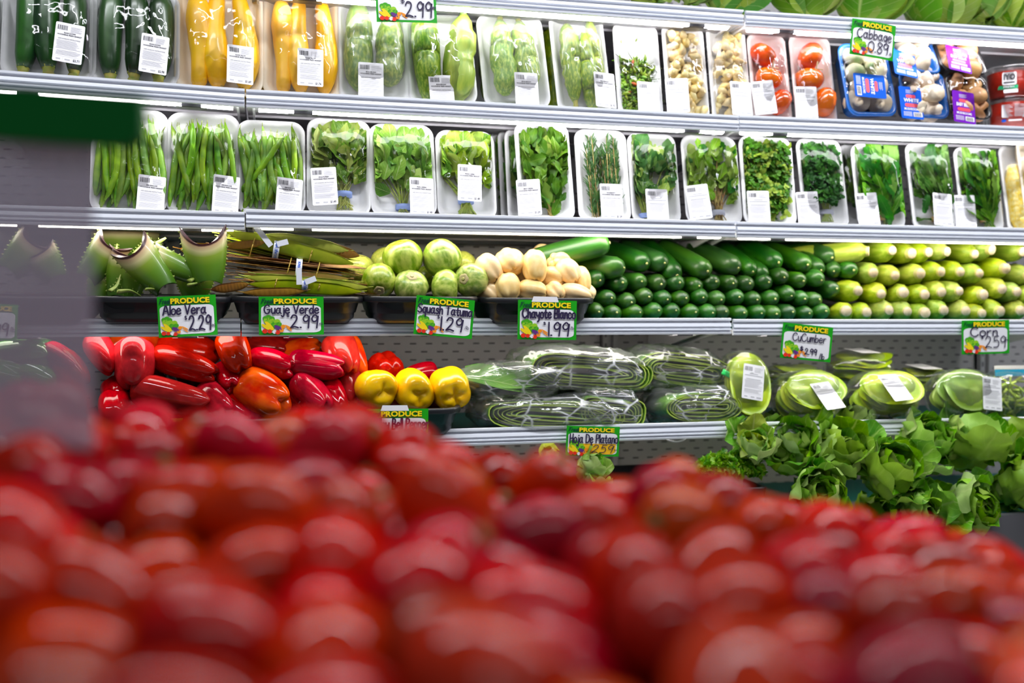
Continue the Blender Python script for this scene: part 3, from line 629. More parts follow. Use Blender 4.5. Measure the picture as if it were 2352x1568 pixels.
package('tomato0', 'B', 1716, 1814, 87, 'tray of three plum tomatoes beside the peeled garlic', (1755, 184), -4, 'TOMATO', '$1.96', seed=17, foam='foam_pink', group=G1, sharp=False)
package('tomato1', 'B', 1812, 1918, 89, 'tray of three plum tomatoes beside the blue mushroom packs', (1852, 197), 2, 'TOMATO', '$1.79', seed=18, foam='foam_pink', group=G1, sharp=False)
# ------------------------------------------------------------------ row of trays of beans and herbs
G2 = 'wrapped trays on the herb shelf'
package('beans', 'C', 214, 383, 258, 'tray of green beans half behind the green header, leftmost of three', (347, 402), 3, 'GREEN BEANS LOOSE', '$2.02', seed=21, group=G2)
package('beans', 'C', 386, 549, 267, 'tray of green beans, middle one of the three bean trays', (519, 402), 3, 'GREEN BEANS LOOSE', '$2.18', seed=22, group=G2)
package('beans', 'C', 546, 700, 285, 'tray of green beans directly beside the serrated herb', (664, 408), 4, 'GREEN BEANS LOOSE', '$1.98', seed=23, group=G2)
package('epazote', 'C', 703, 849, 281, 'tray of serrated dark herb, its sticker low on the left edge', (745, 383), -4, 'EPAZOTE FRESH', '$1.49', rot=1, seed=24, group=G2)
package('quelite', 'C', 850, 1002, 294, 'tray of full leafy greens beside the serrated herb, sticker at bottom right', (969, 407), 1, 'FRESH GREENS', '$1.49', rot=-1, seed=25, group=G2)
package('verdolaga', 'C', 1000, 1138, 308, 'tray of pale leaves with a fan of stems in a blue band', (1079, 377), 2, 'FRESH HERB', '$1.49', seed=26, group=G2)
for i, (a, b) in enumerate(((1128, 322), (1144, 322), (1159, 320))):
    package('mint', 'C', a, a + 118, b - 16, ['leaf tray at the back of the stack behind the mint', 'middle leaf tray of the stack behind the mint', 'leaf tray of the stack right behind the mint tray'][i], dy=.19 - .038 * i, seed=27 + i, group=G2)
package('mint', 'C', 1187, 1318, 290, 'tray of dark mint sprigs with woody stems, taller than its neighbours', (1215, 411), 0, 'MINT FRESH', '$1.29', rot=-1.5, seed=31, group=G2, film=False)
package('rosemary', 'C', 1319, 1446, 305, 'tray of needle leaved rosemary sprigs beside the mint', (1405, 421), 0, 'ROSEMARY', '$1.29', seed=32, group=G2, film=False)
package('basil', 'C', 1440, 1560, 314, 'tray of rounded mixed green leaves beside the rosemary', (1510, 433), 0, 'BASIL', '$1.49', seed=33, group=G2, sharp=False)
package('papalo', 'C', 1562, 1702, 318, 'tray of greyish green leaves with a tilted sticker at bottom left', (1605, 423), -5, 'HERB', '$1.49', seed=34, group=G2, sharp=False)
package('parsley', 'C', 1692, 1827, 320, 'tray of full bright flat parsley', (1743, 437), 0, 'PARSLEY', '$1.29', rot=1, seed=35, group=G2, sharp=False, film=False)
package('curly', 'C', 1829, 1945, 326, 'tray of dark curly parsley tied with a grey band', (1856, 439), 0, 'PARSLEY', '$1.39', rot=-.5, seed=36, group=G2, sharp=False)
package('chicory', 'C', 1926, 2040, 338, 'tray edge peeking out behind the first long leaved greens', dy=.13, seed=37, group=G2)
package('chicory', 'C', 1952, 2075, 338, 'first tray of long leaved greens, right of the curly parsley', (1993, 442), -2, 'GREENS', '$1.59', seed=38, group=G2, sharp=False)
package('chicory', 'C', 2078, 2190, 336, 'middle tray of long leaved greens with its sticker at bottom right', (2166, 443), 4, 'GREENS', '$1.59', seed=39, group=G2, sharp=False)
package('chicory', 'C', 2188, 2300, 346, 'last tray of long leaved greens, beside the corn cobs', (2217, 447), 2, 'GREENS', '$1.59', seed=40, group=G2, sharp=False)
package('kernels', 'C', 2293, 2400, 342, 'tray of husked yellow corn cobs beside the long leaved greens', seed=41, group=G2, dy=.1)
package('kernels', 'C', 2335, 2450, 326, 'front tray of husked corn cobs at the edge of the frame', seed=42, group=G2, foam='foam_peach', dy=.07)
# ------------------------------------------------------------------ loose produce on the two lower shelves
mat('cucumber_skin', (.008, .085, .002), (.05, .20, .005), scale=14, stretch=(3, 3, .35), rough=.38, spec=.5, coat=.35, crough=.3, bump=.15, bscale=160, var=(.012, .3, .08), lo=.4, hi=.8)
mat('cucumber_spot', (.62, .62, .22), rough=.6)
mat('husk', (.22, .33, .008), (.44, .50, .06), scale=30, stretch=(3, 3, .25), rough=.5, bump=.5, bscale=120, var=(.02, .22, .1), lo=.35, hi=.75)
mat('stalk_cut', (.76, .62, .42), (.60, .46, .26), scale=90, rough=.7)
mat('stalk_side', (.55, .52, .17), rough=.6, var=(.015, .15, .1))
mat('pepper_red', (.42, .0006, .0006), (.28, .0003, .001), scale=7, gloss=(.034, .06), rough=.25, spec=.1, coat=.5, crough=.015, var=(.008, .2, .03))
mat('pepper_orange', (.80, .10, .003), (.66, .015, .001), scale=3, gloss=(.034, .06), rough=.25, spec=.1, coat=.5, crough=.03)
mat('pepper_yellow', (.97, .58, .002), (.95, .47, .002), scale=3, rough=.25, spec=.2, coat=.35, crough=.03, sss=.05)
mat('pepper_green', (.03, .17, .015), (.06, .26, .02), scale=8, rough=.15, coat=.8, crough=.03)
mat('pepper_stem', (.16, .36, .03), (.40, .52, .06), scale=60, rough=.5)
mat('tatuma_skin', (.16, .30, .008), (.54, .62, .13), scale=7, stretch=(1, 1, .35), rough=.35, coat=.25, crough=.2, lo=.38, hi=.66, var=(.012, .15, .08))
mat('tatuma_yellow', (.60, .60, .12), (.38, .48, .06), scale=14, rough=.35, coat=.25)
mat('scar_cork', (.60, .50, .26), (.42, .34, .15), scale=80, rough=.7)
mat('chayote_skin', (.92, .68, .34), (.88, .58, .24), scale=4, rough=.42, coat=.15, var=(.006, .08, .1))
mat('guaje_green', (.28, .40, .008), (.48, .54, .03), scale=24, rough=.38, coat=.2, var=(.015, .25, .1))
mat('guaje_brown', (.17, .06, .018), (.30, .16, .035), scale=24, rough=.42, coat=.2, var=(.02, .3, .1))
mat('guaje_gold', (.46, .24, .02), (.32, .15, .02), scale=20, rough=.42, coat=.2)
mat('elastic', (.50, .34, .06), rough=.5)
mat('paper_tag', (.78, .80, .88), rough=.5)
mat('aloe_tip', (.20, .30, .04), (.36, .42, .09), scale=40, rough=.45)
m, nt, p = nodes('aloe_leaf')                # green skin that pales to cream at the cut, dark dried rim on the cut itself
uvn = nt.nodes.new('ShaderNodeUVMap'); spx = nt.nodes.new('ShaderNodeSeparateXYZ'); L(nt, uvn.outputs[0], spx.inputs[0])
rp = nt.nodes.new('ShaderNodeValToRGB'); el = rp.color_ramp.elements; el[0].position = 0; el[0].color = (.045, .008, .012, 1); el[1].position = 1; el[1].color = (.05, .15, .008, 1)
for ps, cc in ((.045, (.06, .012, .012, 1)), (.075, (.60, .40, .22, 1)), (.20, (.66, .60, .28, 1)), (.36, (.24, .36, .03, 1)), (.6, (.11, .25, .010, 1))):
    e = el.new(ps); e.color = cc
nzf = noise_fac(nt, 30, lo=0, hi=1); ma = nt.nodes.new('ShaderNodeMath'); ma.operation = 'MULTIPLY_ADD'; ma.inputs[1].default_value = .05; L(nt, nzf, ma.inputs[0]); L(nt, spx.outputs[1], ma.inputs[2])
sb_ = nt.nodes.new('ShaderNodeMath'); sb_.operation = 'SUBTRACT'; sb_.inputs[1].default_value = .025; L(nt, ma.outputs[0], sb_.inputs[0]); L(nt, sb_.outputs[0], rp.inputs[0])
L(nt, rp.outputs[0], p.inputs['Base Color']); p.inputs['Roughness'].default_value = .35; p.inputs['Coat Weight'].default_value = .25
mat('aloe_flesh', (.62, .56, .28), (.55, .42, .16), scale=30, rough=.3, coat=.4)

def body_mesh(name, prof, n, lobes, amp, mats, spot=None, ph=0, bend=0):
    mb = MB(); lathe(mb, prof, n, 0, lambda a, t: 1 + amp * math.cos(lobes * a + ph))
    if bend:
        z0, z1 = prof[0][1], prof[-1][1]; mb.v = [(x + bend * math.sin(PI * (z - z0) / (z1 - z0)), y, z) for x, y, z in mb.v]
    if spot: sweep(mb, [(spot[0], spot[1], spot[2] - .002), (spot[0], spot[1], spot[2] + .0015)], [spot[3], spot[3] * .7], 7, 1)
    return mb.mesh(name, mats)
def cucumber_mesh(i):
    q = random.Random(i); Ln = .2; r = .0255; k = [(0, .12), (.012, .5), (.04, .8), (.12, .97), (.35, 1.02), (.7, 1), (.88, .93), (.955, .72), (.985, .45), (1, .12)]
    return body_mesh('cucumber', [(r * b * q.uniform(.985, 1.015), Ln * (a - 1)) for a, b in k], 18, 5, .012, ['cucumber_skin', 'cucumber_spot'], (0.002, 0, 0, q.uniform(.0022, .004)), i, q.uniform(-.007, .007))
CUC = [cucumber_mesh(i) for i in range(5)]
def place_cuc(px, py, Y, tail=None, r=1.0, lab='', i=0):
    tip = at(px, py, Y)
    if tail: d = tip - at(tail[0], tail[1], Y + tail[2])
    else: d = Vector((R.gauss(.10, .05), -1, R.gauss(-.03, .04)))
    return obj('cucumber', CUC[i % 5], None, aim(tip, d, R.uniform(0, 6), (r, r, 1)), lab, 'cucumber', 'cucumbers stacked on the shelf')
LAY = {
 'bottom': (YF + .035, .90, [(1377, 715), (1418, 719), (1469, 718), (1512, 714), (1552, 714), (1597, 716), (1636, 718), (1668, 717), (1710, 720), (1751, 719), (1786, 721), (1821, 718), (1860, 721), (1898, 716)]),
 'second': (YF + .05, .90, [(1405, 686), (1450, 693), (1490, 681), (1534, 686), (1575, 685), (1617, 683), (1658, 687), (1700, 683), (1741, 689), (1782, 685), (1818, 678), (1850, 685), (1882, 689)]),
 'third': (YF + .065, .95, [(1379, 642), (1432, 650), (1476, 647), (1519, 651), (1563, 650), (1605, 656), (1645, 648), (1686, 650), (1724, 652), (1765, 647), (1803, 636), (1845, 644), (1887, 642), (1921, 664)])}
ci = 0
for ln, (Y, r, pts) in LAY.items():
    for k, (a, b) in enumerate(pts):
        where = ('%s cucumber from the chayote bin' % ORD[k]) if k < 7 else ('%s cucumber before the corn' % ORD[len(pts) - 1 - k])
        place_cuc(a, b, Y, None, r, 'dark green cucumber, %s in the %s layer of the stack' % (where, ln), ci); ci += 1
TOPC = [(1400, 556, .07, (1262, 590, .04), 1.2, 'lying slanted across the top, pointing up towards the light'), (1432, 616, .06, (1322, 606, .12), 1.15, 'just under the slanted topmost one'), (1484, 606, .075, (1402, 578, .15), 1.12, 'in the top layer, third from the chayotes'), (1526, 606, .08, (1446, 574, .15), 1.1, 'in the top layer, fourth from the chayotes'),
 (1554, 634, .075, (1490, 573, .15), 1.1, 'drooping steeply over the front in the top layer'), (1626, 625, .07, (1533, 576, .15), 1.15, 'large and pale topped, right of the steeply drooping one'), (1694, 616, .075, (1606, 574, .15), 1.15, 'large, middle of the top layer'), (1728, 624, .08, (1668, 580, .15), 1.0, 'in the top layer, partly behind its left neighbour'), (1754, 634, .08, (1700, 586, .15), 1.0, 'hanging lowest in the middle of the top layer'),
 (1787, 604, .09, (1724, 575, .13), 1.12, 'in the top layer, highest of its middle part'), (1856, 610, .08, (1788, 582, .12), 1.05, 'in the top layer with a small dark scratch on its back'), (1884, 621, .09, (1826, 580, .14), 1.05, 'in the top layer, third last before the corn'), (1911, 590, .10, (1846, 574, .12), 1.05, 'topmost at the end towards the corn'), (1917, 622, .09, (1885, 606, .14), .95, 'short looking, wedged against the corn'), (1960, 622, .075, (1905, 610, .12), 1.05, 'lying among the corn ears')]
for a, b, dy, tl, r, lab in TOPC: place_cuc(a, b, YF + dy, tl, r, 'cucumber ' + lab, ci); ci += 1

def corn_mesh(i):
    q = random.Random(i); Ln = .2; k = [(0, .9), (.0, .95), (.075, .42 * 2.3), (.085, .5), (.13, .72), (.22, .94), (.4, 1.06), (.62, 1), (.85, .72), (.97, .4), (1, .15)]
    mb = MB(); r = .0285; prof = [(.014, .003), (.0155, -.002), (.0205, -.006), (.026, -.015), (.0293, -.030), (.0305, -.055), (.028, -.11), (.023, -.155), (.012, -.20), (.004, -.215)]
    lathe(mb, prof, 20, 0, lambda a, t: 1 + (.035 * math.sin(7 * a + 5 * t + i) + .03 * math.sin(3 * a + i)) * min(1, t * 5), None)
    bx = q.uniform(-.01, .01); mb.v = [(x + bx * math.sin(PI * min(1, -z / .21) if z < 0 else 0), y, z) for x, y, z in mb.v]
    for k2 in range(0):                                  # loose husk edges wrapped round the butt
        a = q.uniform(0, 6); leaf(mb, (.0125 * math.cos(a), .0125 * math.sin(a), -.006), (math.cos(a) * .8, math.sin(a) * .8, -1), (math.cos(a), math.sin(a), .8), .075, .034, 0, -.35, -.5, 0, 0, 5, 4, (.5, .9, 1, .8, .3))
    return mb.mesh('husk', ['husk'])
def corn_end(i):
    q = random.Random(i + 50); mb = MB(); r = q.uniform(.0115, .0145); sweep(mb, [(0, 0, -.004), (0, 0, .009)], [r * 1.1, r], 14, 0, caps=False); n0 = len(mb.v)
    sweep(mb, [(0, 0, .0088), (0, 0, .0095)], [r, r * .97], 14, 1); return mb.mesh('stalk', ['stalk_side', 'stalk_cut'])
CORN = []
for i in range(4):
    o = thing('corn_ear', '', 'corn'); obj('husk', corn_mesh(i), o); obj('stalk', corn_end(i), o); CORN.append(o)
CROWS = {'top': (YF + .07, [(1998, 577), (2052, 575), (2097, 582), (2136, 579), (2178, 578), (2242, 584), (2281, 574), (2352, 578)], 'over the others'), 'third': (YF + .06, [(2008, 626), (2058, 632), (2117, 628), (2165, 624), (2208, 624), (2252, 627), (2313, 617), (2364, 634)], ''), 'second': (YF + .045, [(1974, 668), (2026, 675), (2077, 671), (2126, 676), (2165, 671), (2206, 668), (2262, 676), (2304, 664), (2339, 670), (2378, 682)], ''), 'bottom': (YF + .035, [(1945, 714), (1993, 717), (2044, 712), (2086, 715), (2127, 718), (2171, 713), (2220, 714), (2259, 720), (2301, 715), (2346, 713)], '')}
cn = 0
for ln, (Y, pts, _) in CROWS.items():
    for k, (a, b) in enumerate(pts):
        d = Vector((R.gauss(-.08, .1), -1, R.gauss(-.03, .06)))
        if ln == 'top': d = Vector((R.gauss(.08, .12), -1, R.gauss(-.05, .05)))
        if (a, b) == (1998, 577): d = Vector((1.2, -1, -.02))
        where = ('%s ear from the cucumbers' % ORD[k]) if k < len(pts) - 1 else 'last ear at the frame edge'
        M = aim(at(a, b, Y) + d.normalized() * -.012, d, R.uniform(0, 6), (.97, .97, 1)); lab = 'corn in green husk, %s, %s layer' % (where, ln)
        if cn < 4: CORN[cn].matrix_local = M; CORN[cn]['label'] = lab; CORN[cn]['group'] = 'corn ears stacked on the shelf'
        else: dup(CORN[cn % 4], M, lab, group='corn ears stacked on the shelf')
        cn += 1

def pepper_mesh(i, mt, long=True):
    q = random.Random(i); lob = q.choice((3, 3, 4)); ph = q.uniform(0, 6); mb = MB()
    prof = [(.03, .10), (.22, .055), (.45, .0), (.75, .02), (.95, .13), (1, .3), (.98, .5), (.9, .7), (.78, .85), (.56, .965), (.3, .975), (.03, .92)] if long else [(.03, .16), (.2, .10), (.45, .0), (.78, .02), (.97, .18), (1, .4), (1, .58), (.93, .78), (.77, .93), (.52, .985), (.25, .965), (.03, .92)]
    pts = smooth_path([(a, 0, b) for a, b in prof], 3)
    def lb(a, t): return 1 + (.13 if long else .10) * (abs(math.cos(lob * (a + ph) / 2)) * 2 - 1.2) * (.55 + .9 * max(0, t - .45)) + .02 * math.cos(2 * a + i)
    def zl(a, t): return .085 * max(0, (t - .72) / .28) * math.sin(PI * min(1, (t - .72) / .26)) * (abs(math.cos(lob * (a + ph) / 2)) * 2 - 1) if t > .72 else .0
    lathe(mb, [(.5 * max(.01, v.x), v.z - .5) for v in pts], 40, 0, lb, zl)
    bx, by = q.uniform(-.05, .05), q.uniform(-.05, .05); mb.v = [(x + bx * math.cos(3 * z), y + by * math.sin(4 * z), z) for x, y, z in mb.v]
    return mb.mesh('flesh', [mt])
def pstem_mesh():
    mb = MB(); sweep(mb, smooth_path([(0, 0, -.42), (.01, 0, -.52), (.05, .02, -.68), (.08, .03, -.8)], 3), [.085, .075, .06, .055, .05, .05, .05, .05, .055, .06], 8)
    for k in range(5): a = k * 1.257; leaf(mb, (.03 * math.cos(a), .03 * math.sin(a), -.44), (math.cos(a), math.sin(a), -.25), (0, 0, -1), .2, .16, 0, .3, 0, 0, 0, 3, 2, (1, .8, .1))
    return mb.mesh('stem', ['pepper_stem'])
PEP = {}; PST = pstem_mesh()
def pepper(px, py, Ln, W, ang, toward, Y, mt, lab, stem=False, v=0, cat='bell pepper', group='loose bell peppers on the shelf'):
    long = mt != 'pepper_yellow'; key = (mt, v % 4, long)
    if key not in PEP: PEP[key] = pepper_mesh(v % 4 + 3, mt, long)
    a = math.radians(ang); s = mpp(px, py, Y); d = Vector((math.cos(a), -toward, -math.sin(a)))
    t = thing('bell_pepper', lab, cat, aim(at(px, py, Y), d, v * 1.3, (W * s, W * s, Ln * s)), group)
    obj('flesh', PEP[key], t)
    if stem: obj('stem', PST, t)
    return t
PP = [(236, 812, 100, 62, 62, .3, .03, 'r', 'red pepper at the left end, leaning down beside the hanging panel'), (308, 836, 112, 90, 88, .45, .02, 'r', 'red pepper standing upright with a bright glare on its shoulder'), (338, 800, 95, 76, 60, .3, .12, 'o', 'orange red pepper behind the upright glaring one'), (262, 800, 90, 60, 120, .3, .13, 'o', 'orange red pepper at the back beside the leaning left one'), (432, 808, 132, 80, 8, .1, .10, 'r', 'big red pepper lying on top under the aloe sign'), (424, 836, 150, 66, 17, .35, .03, 'd', 'long dark red pepper lying in front of the big top one'),
 (541, 810, 100, 78, 66, .5, .03, 'd', 'dark red pepper tilted head down, touching the shelf above'), (526, 868, 90, 62, 70, 1.6, .04, 'r', 'red pepper showing three round lobes under the tilted one'), (625, 836, 108, 68, 12, .7, .03, 'd', 'red pepper lying sideways with its curled lobes to the right'), (727, 841, 124, 70, 6, .2, .03, 'd', 'glossy red pepper lying flat in the middle of the right half'), (786, 815, 100, 76, 74, .5, .06, 'r', 'red pepper high at the right end of the heap'), (812, 822, 98, 62, 74, .4, .10, 'o', 'orange red pepper behind the right end of the heap'),
 (606, 905, 132, 96, 20, .9, .0, 'o', 'big orange red pepper low in the front of the heap'), (716, 906, 110, 78, 48, .9, .0, 'r', 'red pepper pointing down to the right, low in the heap'), (768, 912, 92, 56, 70, .9, .02, 'r', 'narrow red pepper with bulging lobes near the yellow peppers'), (800, 888, 90, 66, 80, .8, .06, 'r', 'red pepper squeezed behind the first yellow pepper'), (394, 908, 176, 82, 12, .2, .0, 'd', 'largest dark red pepper lying across the lower left of the heap'), (496, 918, 110, 60, 42, 1.0, .0, 'r', 'red pepper with wrinkled lobes below the three lobed one'),
 (268, 905, 80, 66, 70, 2, .03, 'd', 'red pepper with lobes facing out at the lower left'), (262, 938, 84, 70, 80, 2, -.01, 'd', 'lowest red pepper at the left with puckered lobes'), (600, 792, 120, 60, 10, .1, .16, 'r', 'red pepper at the back behind the sideways one'), (655, 790, 120, 58, -6, .1, .20, 'd', 'dark red pepper furthest back against the panel'), (690, 808, 96, 60, -20, .3, .15, 'o', 'orange pepper at the back between the flat and sideways ones'), (470, 876, 130, 80, 40, .4, .09, 'r', 'red pepper deep in the gap of the heap'), (660, 872, 120, 80, 20, .4, .09, 'r', 'red pepper under the flat glossy one'), (330, 880, 120, 90, 40, .4, .10, 'd', 'dark red pepper hidden in the left gap'),
 (545, 945, 110, 90, 40, .8, .03, 'r', 'red pepper at the bottom behind the tomatoes'), (660, 950, 120, 90, 30, .8, .03, 'd', 'bottom red pepper beside the big orange one')]
for i, (x, y, Ln, W, a, tw, dy, c, lab) in enumerate(PP): pepper(x, y, Ln, W, a, tw, YF + .03 + dy, {'r': 'pepper_red', 'd': 'pepper_red', 'o': 'pepper_orange'}[c], lab, i in (2, 4), i)
pp_ = pepper(884, 846, 70, 84, -80, .6, YF + .14, 'pepper_red', 'red pepper with a green stem behind the first yellow pepper', False, 2)
st = MB(); sweep(st, smooth_path([at(868, 848, YF + .08), at(859, 832, YF + .07), at(852, 815, YF + .06)], 3), [.006, .0052, .0046, .0042, .004, .0038, .0055][:7], 8); st.build('stem', ['pepper_stem'], pp_, M=pp_.matrix_local.inverted())
def fruit_sticker(par, px, py, Y, a, b, rot):
    mb = MB(); s = mpp(px, py, Y); ell_ = [(a * s * math.cos(t), 0, b * s * math.sin(t)) for t in [2 * PI * i / 16 for i in range(16)]]; mb.add(ell_, [tuple(range(16))], 0, flat=True); mb.add([(x * .5, -.0004, z * .5 - b * s * .1) for x, y, z in ell_], [tuple(range(16))], 1, flat=True)
    mb.build('sticker', ['sticker', 'print_red'], par, M=par.matrix_local.inverted() @ Matrix.Translation(at(px, py, Y)) @ Matrix.Rotation(rot, 4, 'Y'))
pepper(965, 858, 78, 46, 170, .2, YF + .13, 'pepper_red', 'red pepper lying behind the two right yellow peppers', False, 1)
pepper(915, 915, 100, 80, 20, .4, YF + .12, 'pepper_red', 'red pepper showing between the yellow peppers', False, 1); pepper(1000, 920, 100, 70, 10, .4, YF + .12, 'pepper_red', 'red pepper under the right yellow pepper', False, 0)
for k, (x, y) in enumerate(((867, 893), (949, 897), (1034, 892))): yp = pepper(x, y, 92, 90, 30 + 20 * k, 3, YF + .04, 'pepper_yellow', ['yellow pepper next to the red heap', 'yellow pepper in the middle of three', 'yellow pepper next to the bagged leaves, with a small oval sticker'][k], False, k)
fruit_sticker(yp, 1004, 884, YF + .004, 5, 9, .4)
for k, (x, y, W, a) in enumerate(((52, 815, 72, 5), (75, 803, 66, 12), (140, 826, 60, 30), (160, 850, 70, 50), (20, 860, 90, 20), (90, 870, 90, 30))): pepper(x, y, 125 if k < 2 else 95, W, a, .3, YF + .04 + .04 * (k == 1), 'pepper_green' if k in (0, 1, 4, 5) else 'pepper_red', ['green pepper behind the hanging panel, front one', 'green pepper behind the hanging panel, back one', 'red pepper seen through the hanging panel', 'lower red pepper seen through the panel', 'lower green pepper at the frame edge', 'lower green pepper behind the panel'][k], False, k)

def tatuma_mesh(i):
    mb = MB(); r = .5; prof = [(.04, -.44), (.22, -.475), (.5, -.42), (.8, -.28), (.96, -.08), (1, .08), (.93, .25), (.74, .40), (.48, .475), (.22, .49), (.04, .47)]
    pts = smooth_path([(a, 0, b) for a, b in prof], 2); lathe(mb, [(r * max(.01, v.x), v.z) for v in pts], 30, 0, lambda a, t: 1 + .018 * math.cos(10 * a) + .02 * math.cos(2 * a + i)); return mb.mesh('flesh', ['tatuma_skin' if i < 3 else 'tatuma_yellow'])
TM = [tatuma_mesh(i) for i in range(5)]
mbs = MB(); lathe(mbs, [(.02, .50), (.10, .51), (.15, .505), (.165, .475), (.17, .44)], 16, 0, lambda a, t: 1 + .08 * math.cos(5 * a)); lathe(mbs, [(.05, .512), (.052, .522), (.02, .524)], 10, 1); SCAR = mbs.mesh('stem_scar', ['scar_cork', 'stalk_side'])
for i, (x, y, W, H, ax, tw, dy, s, v, lab) in enumerate([(926, 596, 92, 86, 250, .3, .06, 0, 0, 'top left round squash with a dark green stripe'), (1014, 591, 88, 88, 60, .4, .06, 0, 1, 'top right round squash, palest on its crown'), (870, 643, 80, 80, 95, 1.2, .03, 1, 2, 'round squash beside the long pods, its stem end down'), (943, 660, 80, 70, 270, 1.0, .02, 1, 0, 'round squash with a pale corky scar on top'), (1021, 659, 84, 62, 0, .2, .02, 0, 1, 'oval round squash lying sideways behind the squash sign'), (1084, 644, 78, 80, 185, 1.2, .03, 1, 2, 'round squash with a cut stem facing left, beside the chayotes'), (977, 640, 60, 60, 120, .8, .13, 1, 2, 'small round squash hidden in the middle gap'), (820, 622, 80, 70, 30, .4, .12, 0, 3, 'pale yellow squash behind the pods'), (1062, 604, 60, 56, 60, .4, .16, 0, 3, 'yellow squash at the back beside the chayotes'), (884, 598, 70, 60, 60, .4, .16, 0, 4, 'yellow squash at the back left')]):
    a = math.radians(ax); sc = mpp(x, y, YF + dy); t = thing('round_squash', lab, 'squash', aim(at(x, y, YF + dy), (math.cos(a), -tw, -math.sin(a)), i, (W * sc, W * sc, H * sc)), 'round squash in the black bin')
    obj('flesh', TM[v], t)
    if s: obj('stem_scar', SCAR, t)
def chayote_mesh(i):
    q = random.Random(i); mb = MB(); prof = [(.03, -.46), (.25, -.485), (.5, -.46), (.78, -.36), (.96, -.16), (1, .02), (.9, .22), (.72, .38), (.45, .47), (.2, .475), (.03, .42)]
    pts = smooth_path([(a, 0, b) for a, b in prof], 2)
    def lb(a, t): return 1 - .2 * max(0, math.cos(5 * a / 2 + i) ** 4) * (.4 + abs(t - .4) * 1.7) - .07 * math.cos(2 * a)
    lathe(mb, [(.5 * max(.01, v.x), v.z) for v in pts], 48, 0, lb, lambda a, t: .03 * math.cos(5 * a + i) * max(0, t - .7) * 3); return mb.mesh('chayote', ['chayote_skin'])
CM = [chayote_mesh(i) for i in range(4)]
CH = [(1123, 617, 52, 66, 55, .5, .04), (1171, 602, 58, 62, 80, 1.2, .05), (1228, 612, 56, 72, 95, .5, .03), (1284, 604, 50, 54, 200, .8, .09), (1268, 640, 50, 54, 20, 1, .05), (1305, 623, 46, 56, 60, .4, .04), (1335, 642, 42, 58, 80, .3, .05), (1166, 659, 54, 58, 85, .5, .02), (1222, 668, 48, 62, 10, .3, .02), (1273, 672, 44, 46, 60, 1.2, .02), (1322, 674, 42, 68, 15, .3, .02), (1124, 672, 44, 50, 40, .6, .04), (1196, 636, 52, 56, 20, .6, .09), (1250, 590, 50, 56, 30, .4, .14), (1145, 640, 46, 50, 0, .5, .11), (1300, 655, 44, 50, 0, .5, .1), (1345, 670, 36, 44, 30, .4, .06)]
CL = ['leftmost at the top, tip down to the right', 'lumpy one on top with deep grooves', 'tall smooth one in the centre of the top', 'wrinkled one at the back near the cucumbers', 'with a dark pit, right of the centre', 'smooth one with a tiny dark stem at the right', 'rightmost, beside the cucumbers', 'upright with a split groove in the lower row', 'lying sideways in the middle of the lower row', 'small deeply folded one in the lower row', 'long one lying at the right of the lower row', 'low one at the left corner of the bin', 'in the shadowed middle behind the split one', 'furthest back at the top', 'in the left gap of the heap', 'in the right gap of the heap', 'at the right rim of the bin']
for i, (x, y, W, H, ax, tw, dy) in enumerate(CH):
    a = math.radians(ax); sc = mpp(x, y, YF + dy); obj('chayote', CM[i % 4], None, aim(at(x, y, YF + dy), (math.cos(a), -tw, -math.sin(a)), i * 1.7, (W * sc * 1.16, W * sc * 1.16, H * sc * 1.1)), 'white chayote, ' + CL[i], 'chayote', 'white chayotes in the black bin')

# black bins that carry the loose produce, overhanging the price rail a little
def bin_(xl, xr, yr, yb, lab, row, depth=.27):
    xc = (xl + xr) / 2; Yb = YF - .055; w_ = (xr - xl) * mpp(xc, yr, Yb); P = at(xc, yr, Yb); h_ = P.z - at(xc, yb, Yb).z; mb = MB()
    def ring(ins, z, r): return [(x, y + depth / 2, z) for x, y in rr(w_ - 2 * ins, depth - 2 * ins, max(.01, r - ins), 6)]
    tp = .02
    rs = [ring(tp + .012, -h_, .06), ring(tp, -h_ + .012, .06), ring(tp - .001, -h_ * .62, .06), ring(tp - .004, -h_ * .60, .06), ring(.009, -.012, .055), ring(.001, -.013, .055), ring(0, -.010, .055), ring(0, -.003, .055), ring(.002, 0, .055), ring(.010, 0, .055), ring(.013, -.004, .055), ring(tp + .006, -h_ * .6, .06), ring(tp + .016, -h_ + .006, .06)]
    rings(mb, [[(x, y, z) for x, y, z in r_] for r_ in rs]); xx = w_ * .5
    t = thing('produce_bin', lab, 'bin', Matrix.Translation(P) @ Matrix.Rotation(math.radians(2.5), 4, 'X'), 'black produce bins'); mb.build('tub', ['black_bin'], t)
    pm = MB(); plate(pm, min(.06, w_ * .25), h_ * .42, .006, 0, 0); pm.build('label_panel', ['black_bin'], t, M=TRS((-w_ * .28, tp - .006, -h_ * .42))); return t
bin_(-140, 200, 681, 742, 'black bin seen through the hanging panel under more aloe', 'D'); bin_(-190, 146, 972, 1040, 'black bin at the frame edge under the green peppers', 'E'); bin_(205, 528, 681, 742, 'black bin full of aloe at the left end', 'D'); bin_(530, 838, 681, 744, 'black bin under the flat pods', 'D'); bin_(840, 1110, 681, 744, 'black bin of round squash', 'D'); bin_(1112, 1384, 684, 746, 'black bin of white chayotes', 'D')
bin_(470, 796, 962, 1030, 'black bin of red peppers mostly behind the tomatoes', 'E'); bin_(150, 466, 968, 1036, 'black bin at the left end under the red peppers', 'E'); bin_(800, 1070, 940, 1006, 'black bin of yellow peppers', 'E')

